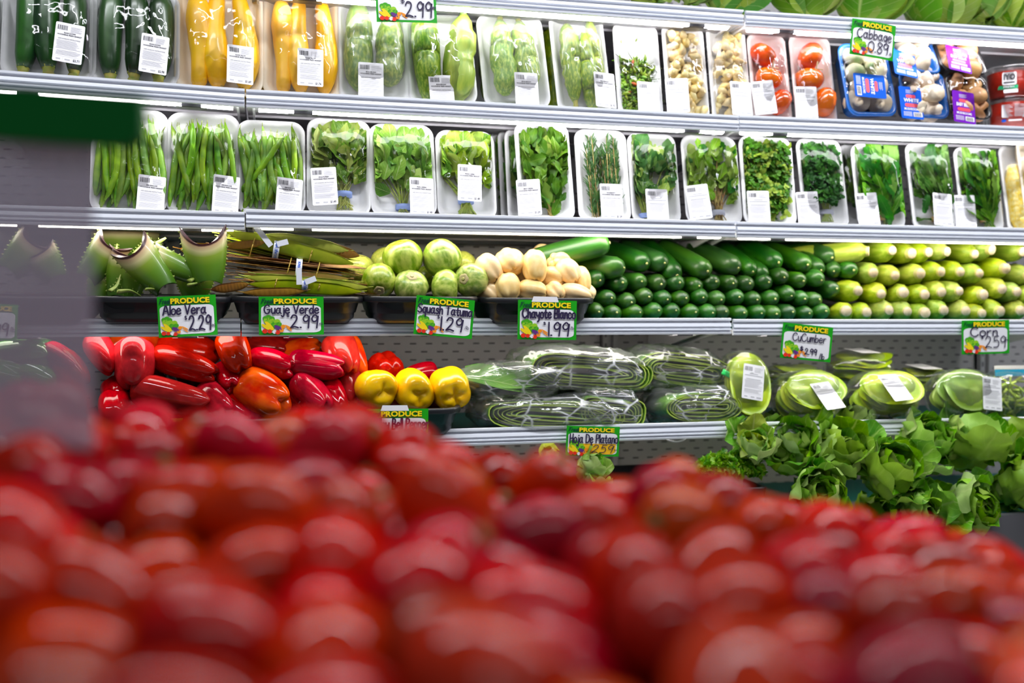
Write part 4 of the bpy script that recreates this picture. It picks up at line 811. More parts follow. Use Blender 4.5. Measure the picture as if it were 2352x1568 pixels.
# aloe: chunks of thick hollow leaf with dried cut edges, and thin leaf tips
def aloe_piece(name, px, py, Wd, H, rot, dy, arc, lab, dip=.35, turn=0, bulge=1, group='aloe leaf pieces in the black bin'):
    s = mpp(px, py, YF + dy); w_ = Wd * s; h_ = H * s; Rr = w_ / 2 / math.sin(arc); mb = MB(); nu, nv = 22, 12; th = .010
    def pt(u, v, inner):
        a = arc * u; k = 1 - .42 * v ** 2; r = Rr - (th * (1 - abs(u) ** 6) * .9 + .0008 if inner else 0)
        return (r * math.sin(a) * k, -(r * math.cos(a) - Rr * math.cos(arc)) * bulge * (1 - .3 * v), h_ * (.5 - v) + dip * h_ * u * u * (1 - v) - .12 * h_ * u * u * v)
    for inner in (False, True):
        o = [pt(2 * i / nu - 1, j / nv, inner) for j in range(nv + 1) for i in range(nu + 1)]; n1 = nu + 1
        f = [(j * n1 + i, j * n1 + i + 1, (j + 1) * n1 + i + 1, (j + 1) * n1 + i) for j in range(nv) for i in range(nu)]
        mb.add(o, f, 0, [(i / nu, max(.0, j / nv)) for j in range(nv + 1) for i in range(nu + 1)])
    o = [pt(2 * i / nu - 1, 0, q) for q in (False, True) for i in range(nu + 1)]; mb.add(o, [(i, nu + 1 + i, nu + 2 + i, i + 1) for i in range(nu)], 0, [(0, .02)] * len(o))
    for sd in (-1, 1):                                    # little teeth along both edges
        for k in range(9):
            b = Vector(pt(sd * .995, .08 + k * .1, False)); mb.add([b + Vector((0, 0, .003)), b + Vector((0, 0, -.003)), b + Vector((sd * .004, -.001, 0)), b + Vector((0, -.002, 0))], [(0, 1, 2), (0, 2, 3), (1, 3, 2)], 1)
    return mb.build('aloe_piece', ['aloe_leaf', 'aloe_tip'], None, M=Matrix.Translation(at(px, py, YF + dy)) @ Matrix.Rotation(math.radians(turn), 4, 'Z') @ Matrix.Rotation(math.radians(rot), 4, 'Y'), label=lab, cat='aloe', group=group)
aloe_piece('a', 292, 634, 105, 92, 12, .02, 1.15, 'broad aloe piece with its cut edge sloping down to the right', .2)
aloe_piece('b', 345, 620, 92, 95, -38, -.015, 1.2, 'curled aloe piece with a purple rim, tilted to the left', .35)
aloe_piece('c', 398, 610, 66, 108, -66, .0, 1.25, 'narrow aloe piece standing on edge beside the deep green one', .3)
aloe_piece('d', 474, 604, 104, 82, -5, -.01, 1.1, 'deep green aloe piece with high pointed corners beside the pods', .55)
aloe_piece('e', 228, 600, 84, 84, 35, .03, 1.1, 'pale aloe piece at the left half behind the hanging panel', .3)
aloe_piece('f', 236, 655, 80, 60, 20, .05, 1.1, 'lower aloe piece hidden by the hanging panel', .3)
aloe_piece('g', 448, 656, 88, 44, 0, .03, 1.0, 'dark rimmed aloe piece lying low under the deep green one', .3)
aloe_piece('h', 288, 562, 150, 66, 0, .26, .9, 'dark aloe leaf at the back under the shelf', .1)
aloe_piece('i', 52, 588, 90, 80, 40, .02, 1.1, 'aloe piece seen through the hanging panel', .3); aloe_piece('j', 110, 610, 80, 60, -30, .02, 1.1, 'second aloe piece seen through the hanging panel', .3)
def aloe_tip(pts, r, lab, dy=.02):
    q = random.Random(len(lab)); P = smooth_path([at(x, y, YF + dy + .01 * k) for k, (x, y) in enumerate(pts)], 5); n = len(P); mb = MB(); sweep(mb, P, [(r * (1 - .8 * (i / (n - 1)) ** 1.3), r * .5 * (1 - .8 * i / (n - 1))) for i in range(n)], 10, 0, flat2=(1, 0, .3))
    for i in range(2, n - 1, 2):
        sdv = (P[i] - P[i - 1]).cross(Vector((0, 1, 0))).normalized()
        for sg in (-1, 1): b = P[i] + sdv * sg * r * (1 - .75 * i / n) * .95; mb.add([b + Vector((0, .001, .002)), b - Vector((0, .001, .002)), b + sdv * sg * .004, b + Vector((0, -.002, 0))], [(0, 1, 2), (0, 2, 3), (1, 3, 2)], 0)
    mb.build('aloe_tip', ['aloe_tip'], None, label=lab, cat='aloe', group='aloe leaf tips in the black bin')
aloe_tip([(328, 592), (352, 566), (381, 546)], .013, 'thick aloe tip pointing up to the right'); aloe_tip([(310, 586), (322, 570), (333, 557)], .009, 'shorter aloe tip left of the thick one', .03); aloe_tip([(242, 582), (256, 575), (266, 573), (269, 560)], .007, 'thin bent aloe tip at the left'); aloe_tip([(434, 645), (450, 638), (474, 634)], .008, 'upper of two small aloe tips in the low piece', -.02); aloe_tip([(432, 655), (455, 650), (476, 642)], .008, 'lower of two small aloe tips in the low piece', -.025)
aloe_tip([(270, 670), (298, 668), (324, 680)], .008, 'flat dry aloe tip lying on the bin rim', -.05); aloe_tip([(252, 668), (268, 655), (277, 630)], .006, 'reddish dried aloe tip standing in the front', -.03); aloe_tip([(336, 664), (350, 664), (367, 668)], .006, 'tiny aloe tip beside the flat dry one', -.04); aloe_tip([(448, 584), (462, 570), (474, 567)], .006, 'aloe tip inside the deep green piece', .04)

# guaje: bundles of long flat pods, held by rubber bands and a paper tag
def pod(mb, P0, P1, W, up, m=0, th=.004, seeds=13, bend=0.0, ph=0):
    P0, P1 = Vector(P0), Vector(P1); d = (P1 - P0); Ln = d.length; d.normalize(); up = (Vector(up) - d * Vector(up).dot(d)).normalized(); nn = d.cross(up); ns, na = 40, 6; sl = (.12, .55, .85, 1, 1, 1, .97, .9, .6, .08); o = []
    for sd in (-1, 1):
        for i in range(ns + 1):
            t = i / ns; x = t * 9; k = min(int(x), 8); w_ = W * .5 * lerp(sl[k], sl[k + 1], x - k)
            for j in range(na + 1):
                u = 2 * j / na - 1; b = .5 + .5 * math.cos(2 * PI * seeds * t + ph); h = th * (.22 + .78 * (1 - abs(u) ** 2.2) * (.35 + .65 * b * b) * (1 if .08 < t < .92 else .3)) if abs(u) < .99 else th * .16
                o.append(P0 + d * (Ln * t) + up * (w_ * u + bend * math.sin(PI * t)) + nn * (sd * h * .5))
    n1 = na + 1; k0 = (ns + 1) * n1; f = []
    for i in range(ns):
        for j in range(na): a = i * n1 + j; f += [(a, a + 1, a + n1 + 1, a + n1), (k0 + a, k0 + a + n1, k0 + a + n1 + 1, k0 + a + 1)]
        for j in (0, na): a = i * n1 + j; f.append((a, a + n1, k0 + a + n1, k0 + a))
    mb.add(o, f, m); sweep(mb, [P1 - d * .004, P1 + d * .012 + up * .003], [.0011, .0008], 4, m); sweep(mb, [P0 + d * .004, P0 - d * .016 + up * .004], [.0013, .0014], 4, m)
def bundle(xl, yl, xr, yr_, H, Y, cols, face, lab, seed, tagx, bands):
    q = random.Random(seed); A, B = at(xl, yl, Y), at(xr, yr_, Y); s = mpp(xl, yl, Y); th = H * s; d = (B - A).normalized(); upv = Vector((-d.z, 0, d.x)); t = thing('pod_bundle', lab, 'pod bundle', Matrix.Translation(A), 'flat pods tied in bundles')
    k = 17
    for i in range(k):                                   # pods lying flat on one another, seen by their edges
        f = (i + .5) / k - .5; off = upv * (th * f); y = Vector((0, q.uniform(.012, .03), 0)); e0, e1 = q.uniform(-.02, .03), q.uniform(-.035, .03); fan = q.gauss(0, .006)
        mb = MB(); pod(mb, off * (.75 if e0 < 0 else 1) + y + d * e0 + upv * fan, (B - A) + off + y + d * e1 - upv * fan * .6, .034, (q.gauss(0, .15), -1, q.gauss(0, .2)), 0, .0042, 13, 0, q.uniform(0, 6)); mb.build('pod', [q.choice(cols)], t)
    for (u0, v0, u1, v1, w_, c) in face:                 # pods turned flat to the front
        P0, P1 = at(u0, v0, Y - .006) - A, at(u1, v1, Y - .012) - A; mb = MB(); pod(mb, P0, P1, w_ * s, (.0, -.25, 1), 0, .005, 12, q.uniform(-.004, .004), q.uniform(0, 6)); mb.build('pod', [c], t)
    for bx in bands:
        c = (B - A) * bx; mb = MB(); P = [c + upv * (th * .56 * math.sin(a)) + Vector((0, .02 - .034 * math.cos(a), 0)) + d * (.004 * math.sin(a)) for a in [2 * PI * i / 28 for i in range(29)]]; sweep(mb, P, [.0013] * 29, 5); mb.build('rubber_band', ['elastic'], t)
    c = (B - A) * tagx; mb = MB(); hw = .0065; o = []
    for i in range(25):
        a = PI * (i / 24) - PI / 2; e = c + upv * (th * .585 * math.sin(a)) + Vector((0, .02 - .0375 * math.cos(a), 0)); o += [e - d * hw, e + d * hw]
    mb.add(o, [(2 * i, 2 * i + 1, 2 * i + 3, 2 * i + 2) for i in range(24)], 0)
    tv, tf, wd = text2d('GUAJE VERDE', .02); hh = .0055
    def wrap(a, b): al = (a / wd - .5) * 1.5; e = c + upv * (th * .59 * math.sin(al)) + Vector((0, .02 - .0385 * math.cos(al), 0)); return e + d * ((.5 - b) * hh)
    mb.add([wrap(a, b) for a, b in tv], tf, 1, flat=True)
    if seed != 2:
        sd = c + upv * th * .12 + Vector((0, -.02, 0))
        for (a, b) in (((-.05, .02), (-.012, -.004)), ((.0, -.01), (.022, .012))):
            p0, p1 = sd + d * a[0] * (1 if seed == 1 else .3) + upv * (a[1] + .012), sd + d * b[0] + upv * b[1]; nn = (p1 - p0).normalized().cross(Vector((0, 1, 0))) * .006; mb.add([p0 - nn, p0 + nn, p1 + nn, p1 - nn], [(0, 1, 2, 3)], 0); 
    mb.build('paper_tag', ['paper_tag', 'print_blue'], t)
bundle(500, 548, 795, 598, 56, YF + .03, ['guaje_green', 'guaje_green', 'guaje_green', 'guaje_brown'], [(520, 533, 812, 606, 37, 'guaje_green'), (600, 540, 800, 576, 32, 'guaje_green'), (512, 565, 610, 556, 18, 'guaje_gold'), (730, 556, 826, 588, 26, 'guaje_gold')], 'green pod bundle on top of the pile, its paper tag pulled up', 1, .45, (.27, .72))
bundle(532, 600, 818, 636, 48, YF + .02, ['guaje_brown', 'guaje_brown', 'guaje_gold', 'guaje_brown'], [(558, 628, 800, 640, 24, 'guaje_brown')], 'brown dry pod bundle in the middle of the pile', 2, .53, (.45, .68))
bundle(560, 646, 836, 664, 36, YF - .01, ['guaje_brown', 'guaje_green', 'guaje_gold'], [(565, 636, 845, 660, 31, 'guaje_green'), (572, 652, 830, 670, 33, 'guaje_green'), (484, 665, 572, 652, 22, 'guaje_brown'), (558, 672, 700, 668, 22, 'guaje_gold')], 'green and brown pod bundle at the bottom, tag tied in a knot', 3, .5, (.26, .62))
mb = MB(); pod(mb, at(414, 572, YF + .1), at(520, 580, YF + .1), .035, (0, -.3, 1), 0, .005, 8); mb.build('loose_pod', ['guaje_gold'], None, label='golden dry pod lying behind the deep green aloe', cat='pod')
# ------------------------------------------------------------------ mushroom packs, salsa tubs, cabbages
def mushroom_mesh(m):
    mb = MB(); lathe(mb, [(.006, -.026), (.0085, -.022), (.008, -.006), (.012, -.003), (.0235, -.004), (.026, .002), (.0235, .012), (.016, .0195), (.006, .0225)], 18, 0, lambda a, t: 1 + .03 * math.cos(2 * a) + .02 * math.cos(5 * a)); return mb.mesh('mushroom', [m])
MUSH = {m: mushroom_mesh(m) for m in ('mushroom_white', 'mushroom_brown')}
def mush_pack(xl, xr, yt, yb, row, foam, m, pm, lab, lpx, lrot, rot=0, lean=14, dy=.07, turn=0, seed=0, n=8, turned=False):
    xc = (xl + xr) / 2; base = at(xc, yb, YF + dy); la = math.radians(lean); w_ = (xr - xl) * mpp(xc, yt, YF + dy); h_ = (at(xc, yt, YF + dy + .06).z - base.z) / math.cos(la)
    M = Matrix.Translation(base) @ Matrix.Rotation(math.radians(turn), 4, 'Z') @ Matrix.Rotation(-la, 4, 'X') @ Matrix.Rotation(math.radians(rot), 4, 'Y'); q = random.Random(seed)
    t = thing('mushroom_pack', lab, 'mushroom pack', M, 'mushroom packs'); obj('tray', tray_mesh(w_, h_, .045, foam), t); k = 0
    nx = 2 if w_ < .16 else 2; nz = max(2, int(h_ / .042))
    for i in range(nx):
        for j in range(nz):
            obj('mushroom', MUSH[m], t, TRS(((i - .5) * w_ * .40 + q.uniform(-.008, .008), -.040 + q.uniform(-.004, .006), h_ * (.2 + .62 * j / max(1, nz - 1)) + q.uniform(-.006, .006)), (PI / 2 + q.uniform(-.9, .9), q.uniform(-.7, .7), q.uniform(0, 6)), w_ / .125 * q.uniform(.95, 1.2)))
    obj('film', film_mesh(w_, h_, .045, .022, seed + 60, False, .003), t)
    P = M.inverted() @ at(lpx[0], lpx[1], YF + dy); rd = (M.to_3x3().inverted() @ ray(*lpx)).normalized()
    for _ in range(4): P = P + rd * ((film_y(P.x, P.z, w_, h_, .045, .022) - .004 - P.y) / rd.y)
    mb = MB(); lw, lh = .064, .088
    plate(mb, lw, lh, .004, 0); y = -.0004
    put_text(mb, 'WHITE' if pm == 'print_blue' else 'BABY BELLA', -lw * .34, lh * .02, .010, lw * .68, 1, y, .03, shear=.1); plate(mb, lw * .44, .009, .0044, 2, y, 0, lh * .2, False); plate(mb, lw * .6, .010, .0049, 2, y, 0, -lh * .08, False)
    put_text(mb, 'MUSHROOMS', -lw * .34, lh * -.235, .0065, lw * .68, 1, y, .02)
    for i in range(5): bar(mb, -lw * .4, -lw * .02, -lh * (.30 + i * .03), -lh * (.29 + i * .03), 1, y)
    plate(mb, lw * .4, lh * .14, .001, 1, y, lw * .24, -lh * .36, False)
    for i in range(9): bar(mb, lw * (.07 + i * .037), lw * (.085 + i * .037 + .008 * (i % 2)), -lh * .42, -lh * .31, 3, y - .0004)
    for i in range(4): bar(mb, -lw * .2, lw * (.1 + .05 * (i % 2)), lh * (.30 + i * .03), lh * (.308 + i * .03), 1, y)
    mb.build('label', [pm, 'sticker', 'print_red', 'print_black'], t, M=Matrix.Translation(P) @ Matrix.Rotation(math.radians(lrot), 4, 'Y'))
mush_pack(1920, 2048, 126, 284, 'B', 'blue_tray', 'mushroom_white', 'print_blue', 'large blue tray of white mushrooms, its blue label turned sideways', (1998, 197), 94, -2, seed=1)
mush_pack(2046, 2166, 190, 288, 'B', 'blue_tray', 'mushroom_white', 'print_blue', 'lower right blue tray of white mushrooms with an upright label', (2093, 236), 2, 0, seed=2)
mush_pack(2036, 2148, 106, 194, 'B', 'blue_tray', 'mushroom_white', 'print_blue', 'upper blue tray of white mushrooms stacked on the lower one', (2078, 146), 8, 4, 30, .085, seed=3)
mush_pack(2152, 2262, 198, 291, 'B', 'black_tray', 'mushroom_brown', 'print_purple', 'lower black tray of brown mushrooms with a purple label', (2214, 246), 6, 0, seed=4)
mush_pack(2134, 2254, 104, 196, 'B', 'black_tray', 'mushroom_brown', 'print_purple', 'upper black tray of brown mushrooms stacked on the lower one', (2202, 136), 8, 5, 30, .085, seed=5)
mat('salsa', (.72, .03, .008), (.60, .02, .004), scale=60, rough=.3, coat=.4)
mat('mango', (.80, .62, .04), rough=.35, coat=.4)
clear('clear_cup', glossy=.07, rough=.05, bump=0, tint=(.97, .97, .97))
def tub(px, ytop, ybot, rad, content, lab, logo, dy=.12):
    b = at(px, ybot, YF + dy); h = at(px, ytop, YF + dy).z - b.z; t = thing('dip_tub', lab, 'tub', Matrix.Translation(b), 'tubs of dip')
    mb = MB(); lathe(mb, [(rad * .80, .001), (rad * .84, .003), (rad * .94, h * .80), (.01, h * .81)], 36, 0); mb.build('contents', [content], t)
    mb = MB(); lathe(mb, [(rad * .83, 0), (rad * .87, .002), (rad * .985, h * .86), (rad * .99, h * .88)], 36, 0); mb.build('cup', ['clear_cup'], t)
    mb = MB(); lathe(mb, [(rad * 1.0, h * .86), (rad * 1.03, h * .87), (rad * 1.03, h * .97), (rad * 1.0, h * .985), (rad * .9, h), (.01, h * .99)], 36, 0); mb.build('lid', ['clear_cup'], t)
    mb = MB()
    if logo:
        plate(mb, .036, .034, .004, 0, 0, 0, h * .55, False); put_text(mb, 'IYO', -.0145, h * .55 - .004, .016, .029, 1, -.0004, .05); bar(mb, -.014, .014, h * .55 - .013, h * .55 - .009, 1, -.0004)
        mb.quad((-.030, 0, h * .22), (.022, 0, h * .22), (.022, 0, h * .34), (-.026, 0, h * .34), 2); put_text(mb, 'FRESH', -.014, h * .25, .005, .026, 0, -.0004); plate(mb, .036, .009, .002, 0, 0, .004, h * .15, False); lt = -.7
    else:
        plate(mb, .072, h * .42, .003, 0, 0, .0, h * .5, False)
        for i in range(9):
            for x0, x1 in ((-.032, -.008), (-.004, .030)): bar(mb, x0, x1 - .004 * ((i * 7) % 3), h * .32 + i * .0037, h * .32 + i * .0037 + .0014, 3, -.0004)
        lt = -.5; plate(mb, .012, .007, .003, 4, 0, -.030, h * .18, False); bar(mb, -.018, .016, h * .16, h * .21, 0, 0)
    mb.v = [(rad * .975 * math.sin(x / rad), -rad * .975 * math.cos(x / rad) + y, z) for x, y, z in mb.v]
    mb.build('label', ['sticker', 'print_black', 'print_green', 'print_grey', 'print_blue'], t, M=Matrix.Rotation(lt, 4, 'Z'))
tub(2322, 228, 297, .060, 'salsa', 'lower clear tub of red salsa with a white nutrition label', False); tub(2318, 158, 229, .060, 'salsa', 'upper clear tub of red salsa with a white and green logo label', True); tub(2412, 190, 297, .058, 'mango', 'clear tub of yellow dip at the edge of the frame', False, .10)
leafmat('cabbage_leaf', (.32, .50, .04), (.50, .64, .12), (.5, .6, .2), vein=(.68, .76, .36), scale=10, veinw=.03, trans=.2)
leafmat('cabbage_dark', (.10, .34, .02), (.22, .46, .04), (.36, .50, .12), vein=(.5, .64, .22), scale=12, veinw=.03, trans=.2)
def cabbage(px, py, rad, lab, seed, loose=False):
    q = random.Random(seed); c = at(px, py, YF + .13); t = thing('cabbage', lab, 'cabbage', TRS(c, (q.uniform(-.4, .4), q.uniform(-.4, .4), q.uniform(0, 6))), 'cabbages on the top shelf'); mb = MB(); lathe(mb, [(rad * math.sin(PI * i / 14) + .001, -rad * .92 * math.cos(PI * i / 14)) for i in range(15)], 24, 0, lambda a, t: 1 + .03 * math.cos(3 * a + 4 * t)); mb.build('core', ['cabbage_leaf'], t)
    for k in range(8):
        a0 = k * 2.4 + q.uniform(-.3, .3); mb = MB(); o = []; uv = []; nu, nv = 16, 14; R_ = rad * (1.02 + .012 * k)
        for j in range(nv + 1):
            for i in range(nu + 1):
                u, v = 2 * i / nu - 1, j / nv; th = .15 + v * (1.75 if k < 6 else 2.0); ww = 1.15 * math.sin(PI * min(1, .12 + .8 * v)) ** .6; a = a0 + u * ww; e = max(abs(u) ** 3, v ** 6); r = R_ + rad * (.10 * e * (1 + .6 * math.sin(9 * u + 7 * v + k)) - .025 * math.exp(-(u / .08) ** 2) * 0)
                if loose and k >= 6: r += rad * .35 * v ** 2.5
                o.append((r * math.sin(th) * math.cos(a), r * math.sin(th) * math.sin(a), -r * .95 * math.cos(th))); uv.append((.5 + .5 * u, v))
        n1 = nu + 1; mb.add(o, [(j * n1 + i, j * n1 + i + 1, (j + 1) * n1 + i + 1, (j + 1) * n1 + i) for j in range(nv) for i in range(nu)], 0, uv); mb.build('leaf', ['cabbage_dark' if k >= 6 or (k == 3 and seed % 2) else 'cabbage_leaf'], t)
for i, (x, y, r, lab, lo) in enumerate([(1500, -66, .075, 'cabbage at the left, only its bottom showing', False), (1596, -62, .07, 'second cabbage from the left, barely showing above the rail', False), (1695, -50, .086, 'cabbage resting right over the joint of the top rail', False), (1858, -40, .086, 'pale cabbage just left of the cabbage sign', False), (2000, -30, .088, 'cabbage right above the cabbage sign', True), (2165, -18, .095, 'cabbage with a loose outer leaf hanging over the rail', True), (2245, -22, .085, 'pale veined cabbage beside the loose leaved one', False), (2345, -6, .09, 'dark leafy cabbage at the edge of the frame', True)]): cabbage(x, y, r, lab, i, lo)

# ------------------------------------------------------------------ bagged leaves and wrapped cactus paddles
mat('banana_edge', (.46, .58, .10), (.34, .48, .05), scale=40, rough=.5)
mat('banana_face', (.07, .22, .012), (.14, .32, .02), scale=20, stretch=(1, 6, 1), rough=.4)
mat('nopal', (.42, .54, .006), (.22, .36, .004), scale=22, rough=.42, coat=.2, var=(.015, .2, .06))
mat('nopal_deep', (.12, .25, .02), (.24, .36, .03), scale=12, rough=.42, coat=.2)
mat('nopal_dot', (.30, .24, .03), rough=.7)
clear('bag', glossy=.07, haze=.05, rough=.08, bump=1.0, bscale=30, crease_glint=1.1)
clear('wrap', glossy=.05, haze=.03, rough=.06, bump=1.0, bscale=26)
mat('zip_blue', (.02, .45, .80), rough=.4)
mat('bag_print', (.02, .62, .12), rough=.4)
def leaf_roll(t, w_, h_, dep, turns, seed):
    """a bundle of long leaves folded over and over: a flattened spiral seen from its end"""
    q = random.Random(seed); pts = []; turns += 1.5; n = int(turns * 26)
    for i in range(n + 1):
        k = i / n; a = 2 * PI * turns * k + .6; hh = h_ * .5 * (.12 + .88 * k); ww = w_ * .5 * (.55 + .45 * k); c, s = math.cos(a), math.sin(a)
        pts.append((ww * (abs(c) ** .55) * (1 if c > 0 else -1), hh * (abs(s) ** .8) * (1 if s > 0 else -1) + .0025 * math.sin(3.1 * a + seed)))
    mb = MB(); o = []; ny = 5; th = .0013; P = [Vector((x, 0, z)) for x, z in pts]
    for i, p in enumerate(P):
        d = (P[min(i + 1, n)] - P[max(i - 1, 0)]).normalized(); nn = Vector((-d.z, 0, d.x))
        for sgn in (-1, 1):
            for j in range(ny + 1): y = dep * j / ny; o.append(p + nn * sgn * th + Vector((0, y + .004 * math.sin(i * .21 + seed) * (1 if j == 0 else 0), .002 * math.sin(i * .4 + j))))
    m1 = ny + 1
    for i in range(n):
        a = i * 2 * m1; b = a + 2 * m1
        mb.f += [(a + j, a + j + 1, b + j + 1, b + j) for j in range(ny)] + [(a + m1 + j, b + m1 + j, b + m1 + j + 1, a + m1 + j + 1) for j in range(ny)] + [(a, b, b + m1, a + m1)]; mb.m += [0] * (2 * ny) + [1]; mb.flat += [False] * (2 * ny) + [True]
    mb.v = [tuple(x) for x in o]; mb.uv = [(0, 0)] * len(o); mb.build('folded_leaves', ['banana_face', 'banana_edge'], t)
def bag_mesh(w_, h_, dep, seed, tail=None, m='bag', amp=.012, name='bag', e=.75):
    mb = MB(); nu, nv = 60, 34; o = []
    for j in range(nv + 1):
        v = -PI / 2 + PI * j / nv
        for i in range(nu):
            u = 2 * PI * i / nu; f = lambda c, p: (abs(c) ** p) * (1 if c >= 0 else -1)
            x = w_ * .5 * f(math.cos(v), e * .8) * f(math.cos(u), e); y = dep * .5 * f(math.cos(v), e * .8) * f(math.sin(u), e); z = h_ * .5 * f(math.sin(v), e)
            pz = Vector((x * 11 + seed * 3.7, y * 13, z * 26)); r = 1 - abs(noise.noise(pz)) * 2; r2 = 1 - abs(noise.noise(pz * 2.6 + Vector((7, 1, seed)))) * 2; r3 = 1 - abs(noise.noise(pz * 5.1 + Vector((1, 9, seed)))) * 2; k = amp * (r * .9 + r2 * .55 + r3 * .25 - .6)
            p = Vector((x, y, z)); nn = Vector((x / w_ / w_, y / dep / dep, z / h_ / h_)); nn = nn.normalized() if nn.length > 0 else Vector((0, 0, 1)); p += nn * k
            if tail:
                tx, tz, tw = tail; s = max(0, (x * tx / abs(tx)) / (w_ * .5) - .55) / .45 if tx else 0
                if s > 0: p = Vector((p.x + tx * s * s, p.y * (1 - s * .55 * tw) - .015 * s, p.z * (1 - s * .5 * tw) + tz * s * s))
            o.append(p)
    mb.add(o, [(j * nu + i, j * nu + (i + 1) % nu, (j + 1) * nu + (i + 1) % nu, (j + 1) * nu + i) for j in range(nv) for i in range(nu)], 0); return mb.mesh(name, [m])
def bagged(xl, xr, yt, yb, dy, dep, turns, lab, seed, tail=None, rot=0, sheets=False, prints=None):
    xc, yc = (xl + xr) / 2, (yt + yb) / 2; s = mpp(xc, yc, YF + dy); w_, h_ = (xr - xl) * s, (yb - yt) * s
    t = thing('bagged_leaves', lab, 'bag of leaves', Matrix.Translation(at(xc, yc, YF + dy)) @ Matrix.Rotation(math.radians(rot), 4, 'Y'), 'bags of folded banana leaves')
    r = thing('leaf_bundle', None, None); r.parent = t; r.matrix_local = Matrix.Translation((0, -dep * .38, 0))
    if sheets:
        mb = MB(); q = random.Random(seed)
        for k in range(7): leaf(mb, (-w_ * .42, .02 - .008 * k, -h_ * .28 + k * h_ * .075), (1, -.12, .04 - .02 * k), (0, -.55, 1), w_ * (.86 - .05 * k), h_ * 1.0, 0, -.35 + .1 * k, .3, .10, 0, 14, 8, (.8, 1, 1, 1, .95, .8), 5, k)
        bpy.data.objects.remove(r); mb.build('folded_leaves', ['leaf_banana'], t)
    else:
        bpy.data.objects.remove(r); n0 = len(bpy.data.objects); leaf_roll(t, w_ * .84, h_ * .74, dep * .8, turns, seed); t.children[-1].location = (0, -dep * .4, 0)
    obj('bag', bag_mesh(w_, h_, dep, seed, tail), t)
    if prints:
        mb = MB()
        for (x, z, a, ln) in prints: sweep(mb, smooth_path([(x * w_ - ln * w_ * .5 * math.cos(a), -dep * .53, z * h_ - ln * w_ * .5 * math.sin(a)), (x * w_, -dep * .56, z * h_ + .004), (x * w_ + ln * w_ * .5 * math.cos(a), -dep * .53, z * h_ + ln * w_ * .5 * math.sin(a))], 3), [(.007, .0008)] * 7, 6, flat2=(0, 0, 1))
        mb.build('bag_print', ['bag_print'], t)
leafmat('leaf_banana', (.10, .28, .03), (.18, .36, .05), (.42, .55, .18), vein=(.5, .6, .3), scale=10, veinw=.02, trans=.2)
bagged(1066, 1452, 904, 988, .085, .19, 5.5, 'lower left bag of folded dark banana leaves, overhanging the shelf', 1, (.03, -.03, 1), 3)
bagged(1296, 1482, 892, 990, .07, .15, 3.6, 'small open bag hanging over the price sign, corner drooping', 4, (.02, -.055, 1.2), 6)
bagged(1478, 1700, 886, 972, .09, .18, 4.5, 'lower right bag of folded leaves with a bright wrinkled front', 6, (.02, .0, .8), 0)
bagged(1040, 1300, 836, 918, .10, .18, 3, 'open bag with broad pale banana leaves curling out, beside the yellow pepper', 2, (-.02, .01, .8), 0, True)
bagged(1164, 1506, 799, 902, .13, .22, 5.5, 'tall upper bag of looped banana leaves in the middle', 3, (.03, -.02, 1), 5)
bagged(1412, 1692, 801, 896, .15, .20, 5, 'upper right bag of folded leaves with green printing', 5, (.03, -.02, 1), 6, prints=[(.36, -.1, -.5, .25)])
def paddle(mb, c, rx, ry, nrm, roll, q, th=.0045, m=0):
    M = aim(c, nrm, roll); n0 = len(mb.v); nu, nr = 28, 6; o = []; ph = q.uniform(0, 6)
    for sd in (1, -1):
        for j in range(nr + 1):
            r = j / nr
            for i in range(nu):
                a = 2 * PI * i / nu; k = 1 + .10 * math.cos(a) ; wv = .0045 * r * math.sin(3 * a + ph) + .004 * r * r * math.cos(2 * a)
                o.append(M @ Vector((rx * r * k * math.cos(a), ry * r * k * math.sin(a), sd * th * (1 - r ** 4) ** .5 + wv)))
    b = (nr + 1) * nu; f = []
    for j in range(nr):
        for i in range(nu): p, q2, r_, s = j * nu + i, j * nu + (i + 1) % nu, (j + 1) * nu + (i + 1) % nu, (j + 1) * nu + i; f += [(p, s, r_, q2), (b + p, b + q2, b + r_, b + s)]
    f += [(nr * nu + i, b + nr * nu + i, b + nr * nu + (i + 1) % nu, nr * nu + (i + 1) % nu) for i in range(nu)]; mb.add(o, f, m)
    for k in range(9):
        a, r = q.uniform(0, 6.28), q.uniform(.2, .85); c2 = M @ Vector((rx * r * math.cos(a), ry * r * math.sin(a), th)); mb.add([c2 + M.to_3x3() @ Vector(v) for v in ((.0014, 0, .0006), (0, .0014, .0006), (-.0014, 0, .0006), (0, -.0014, .0006))], [(0, 1, 2, 3)], 1, flat=True)
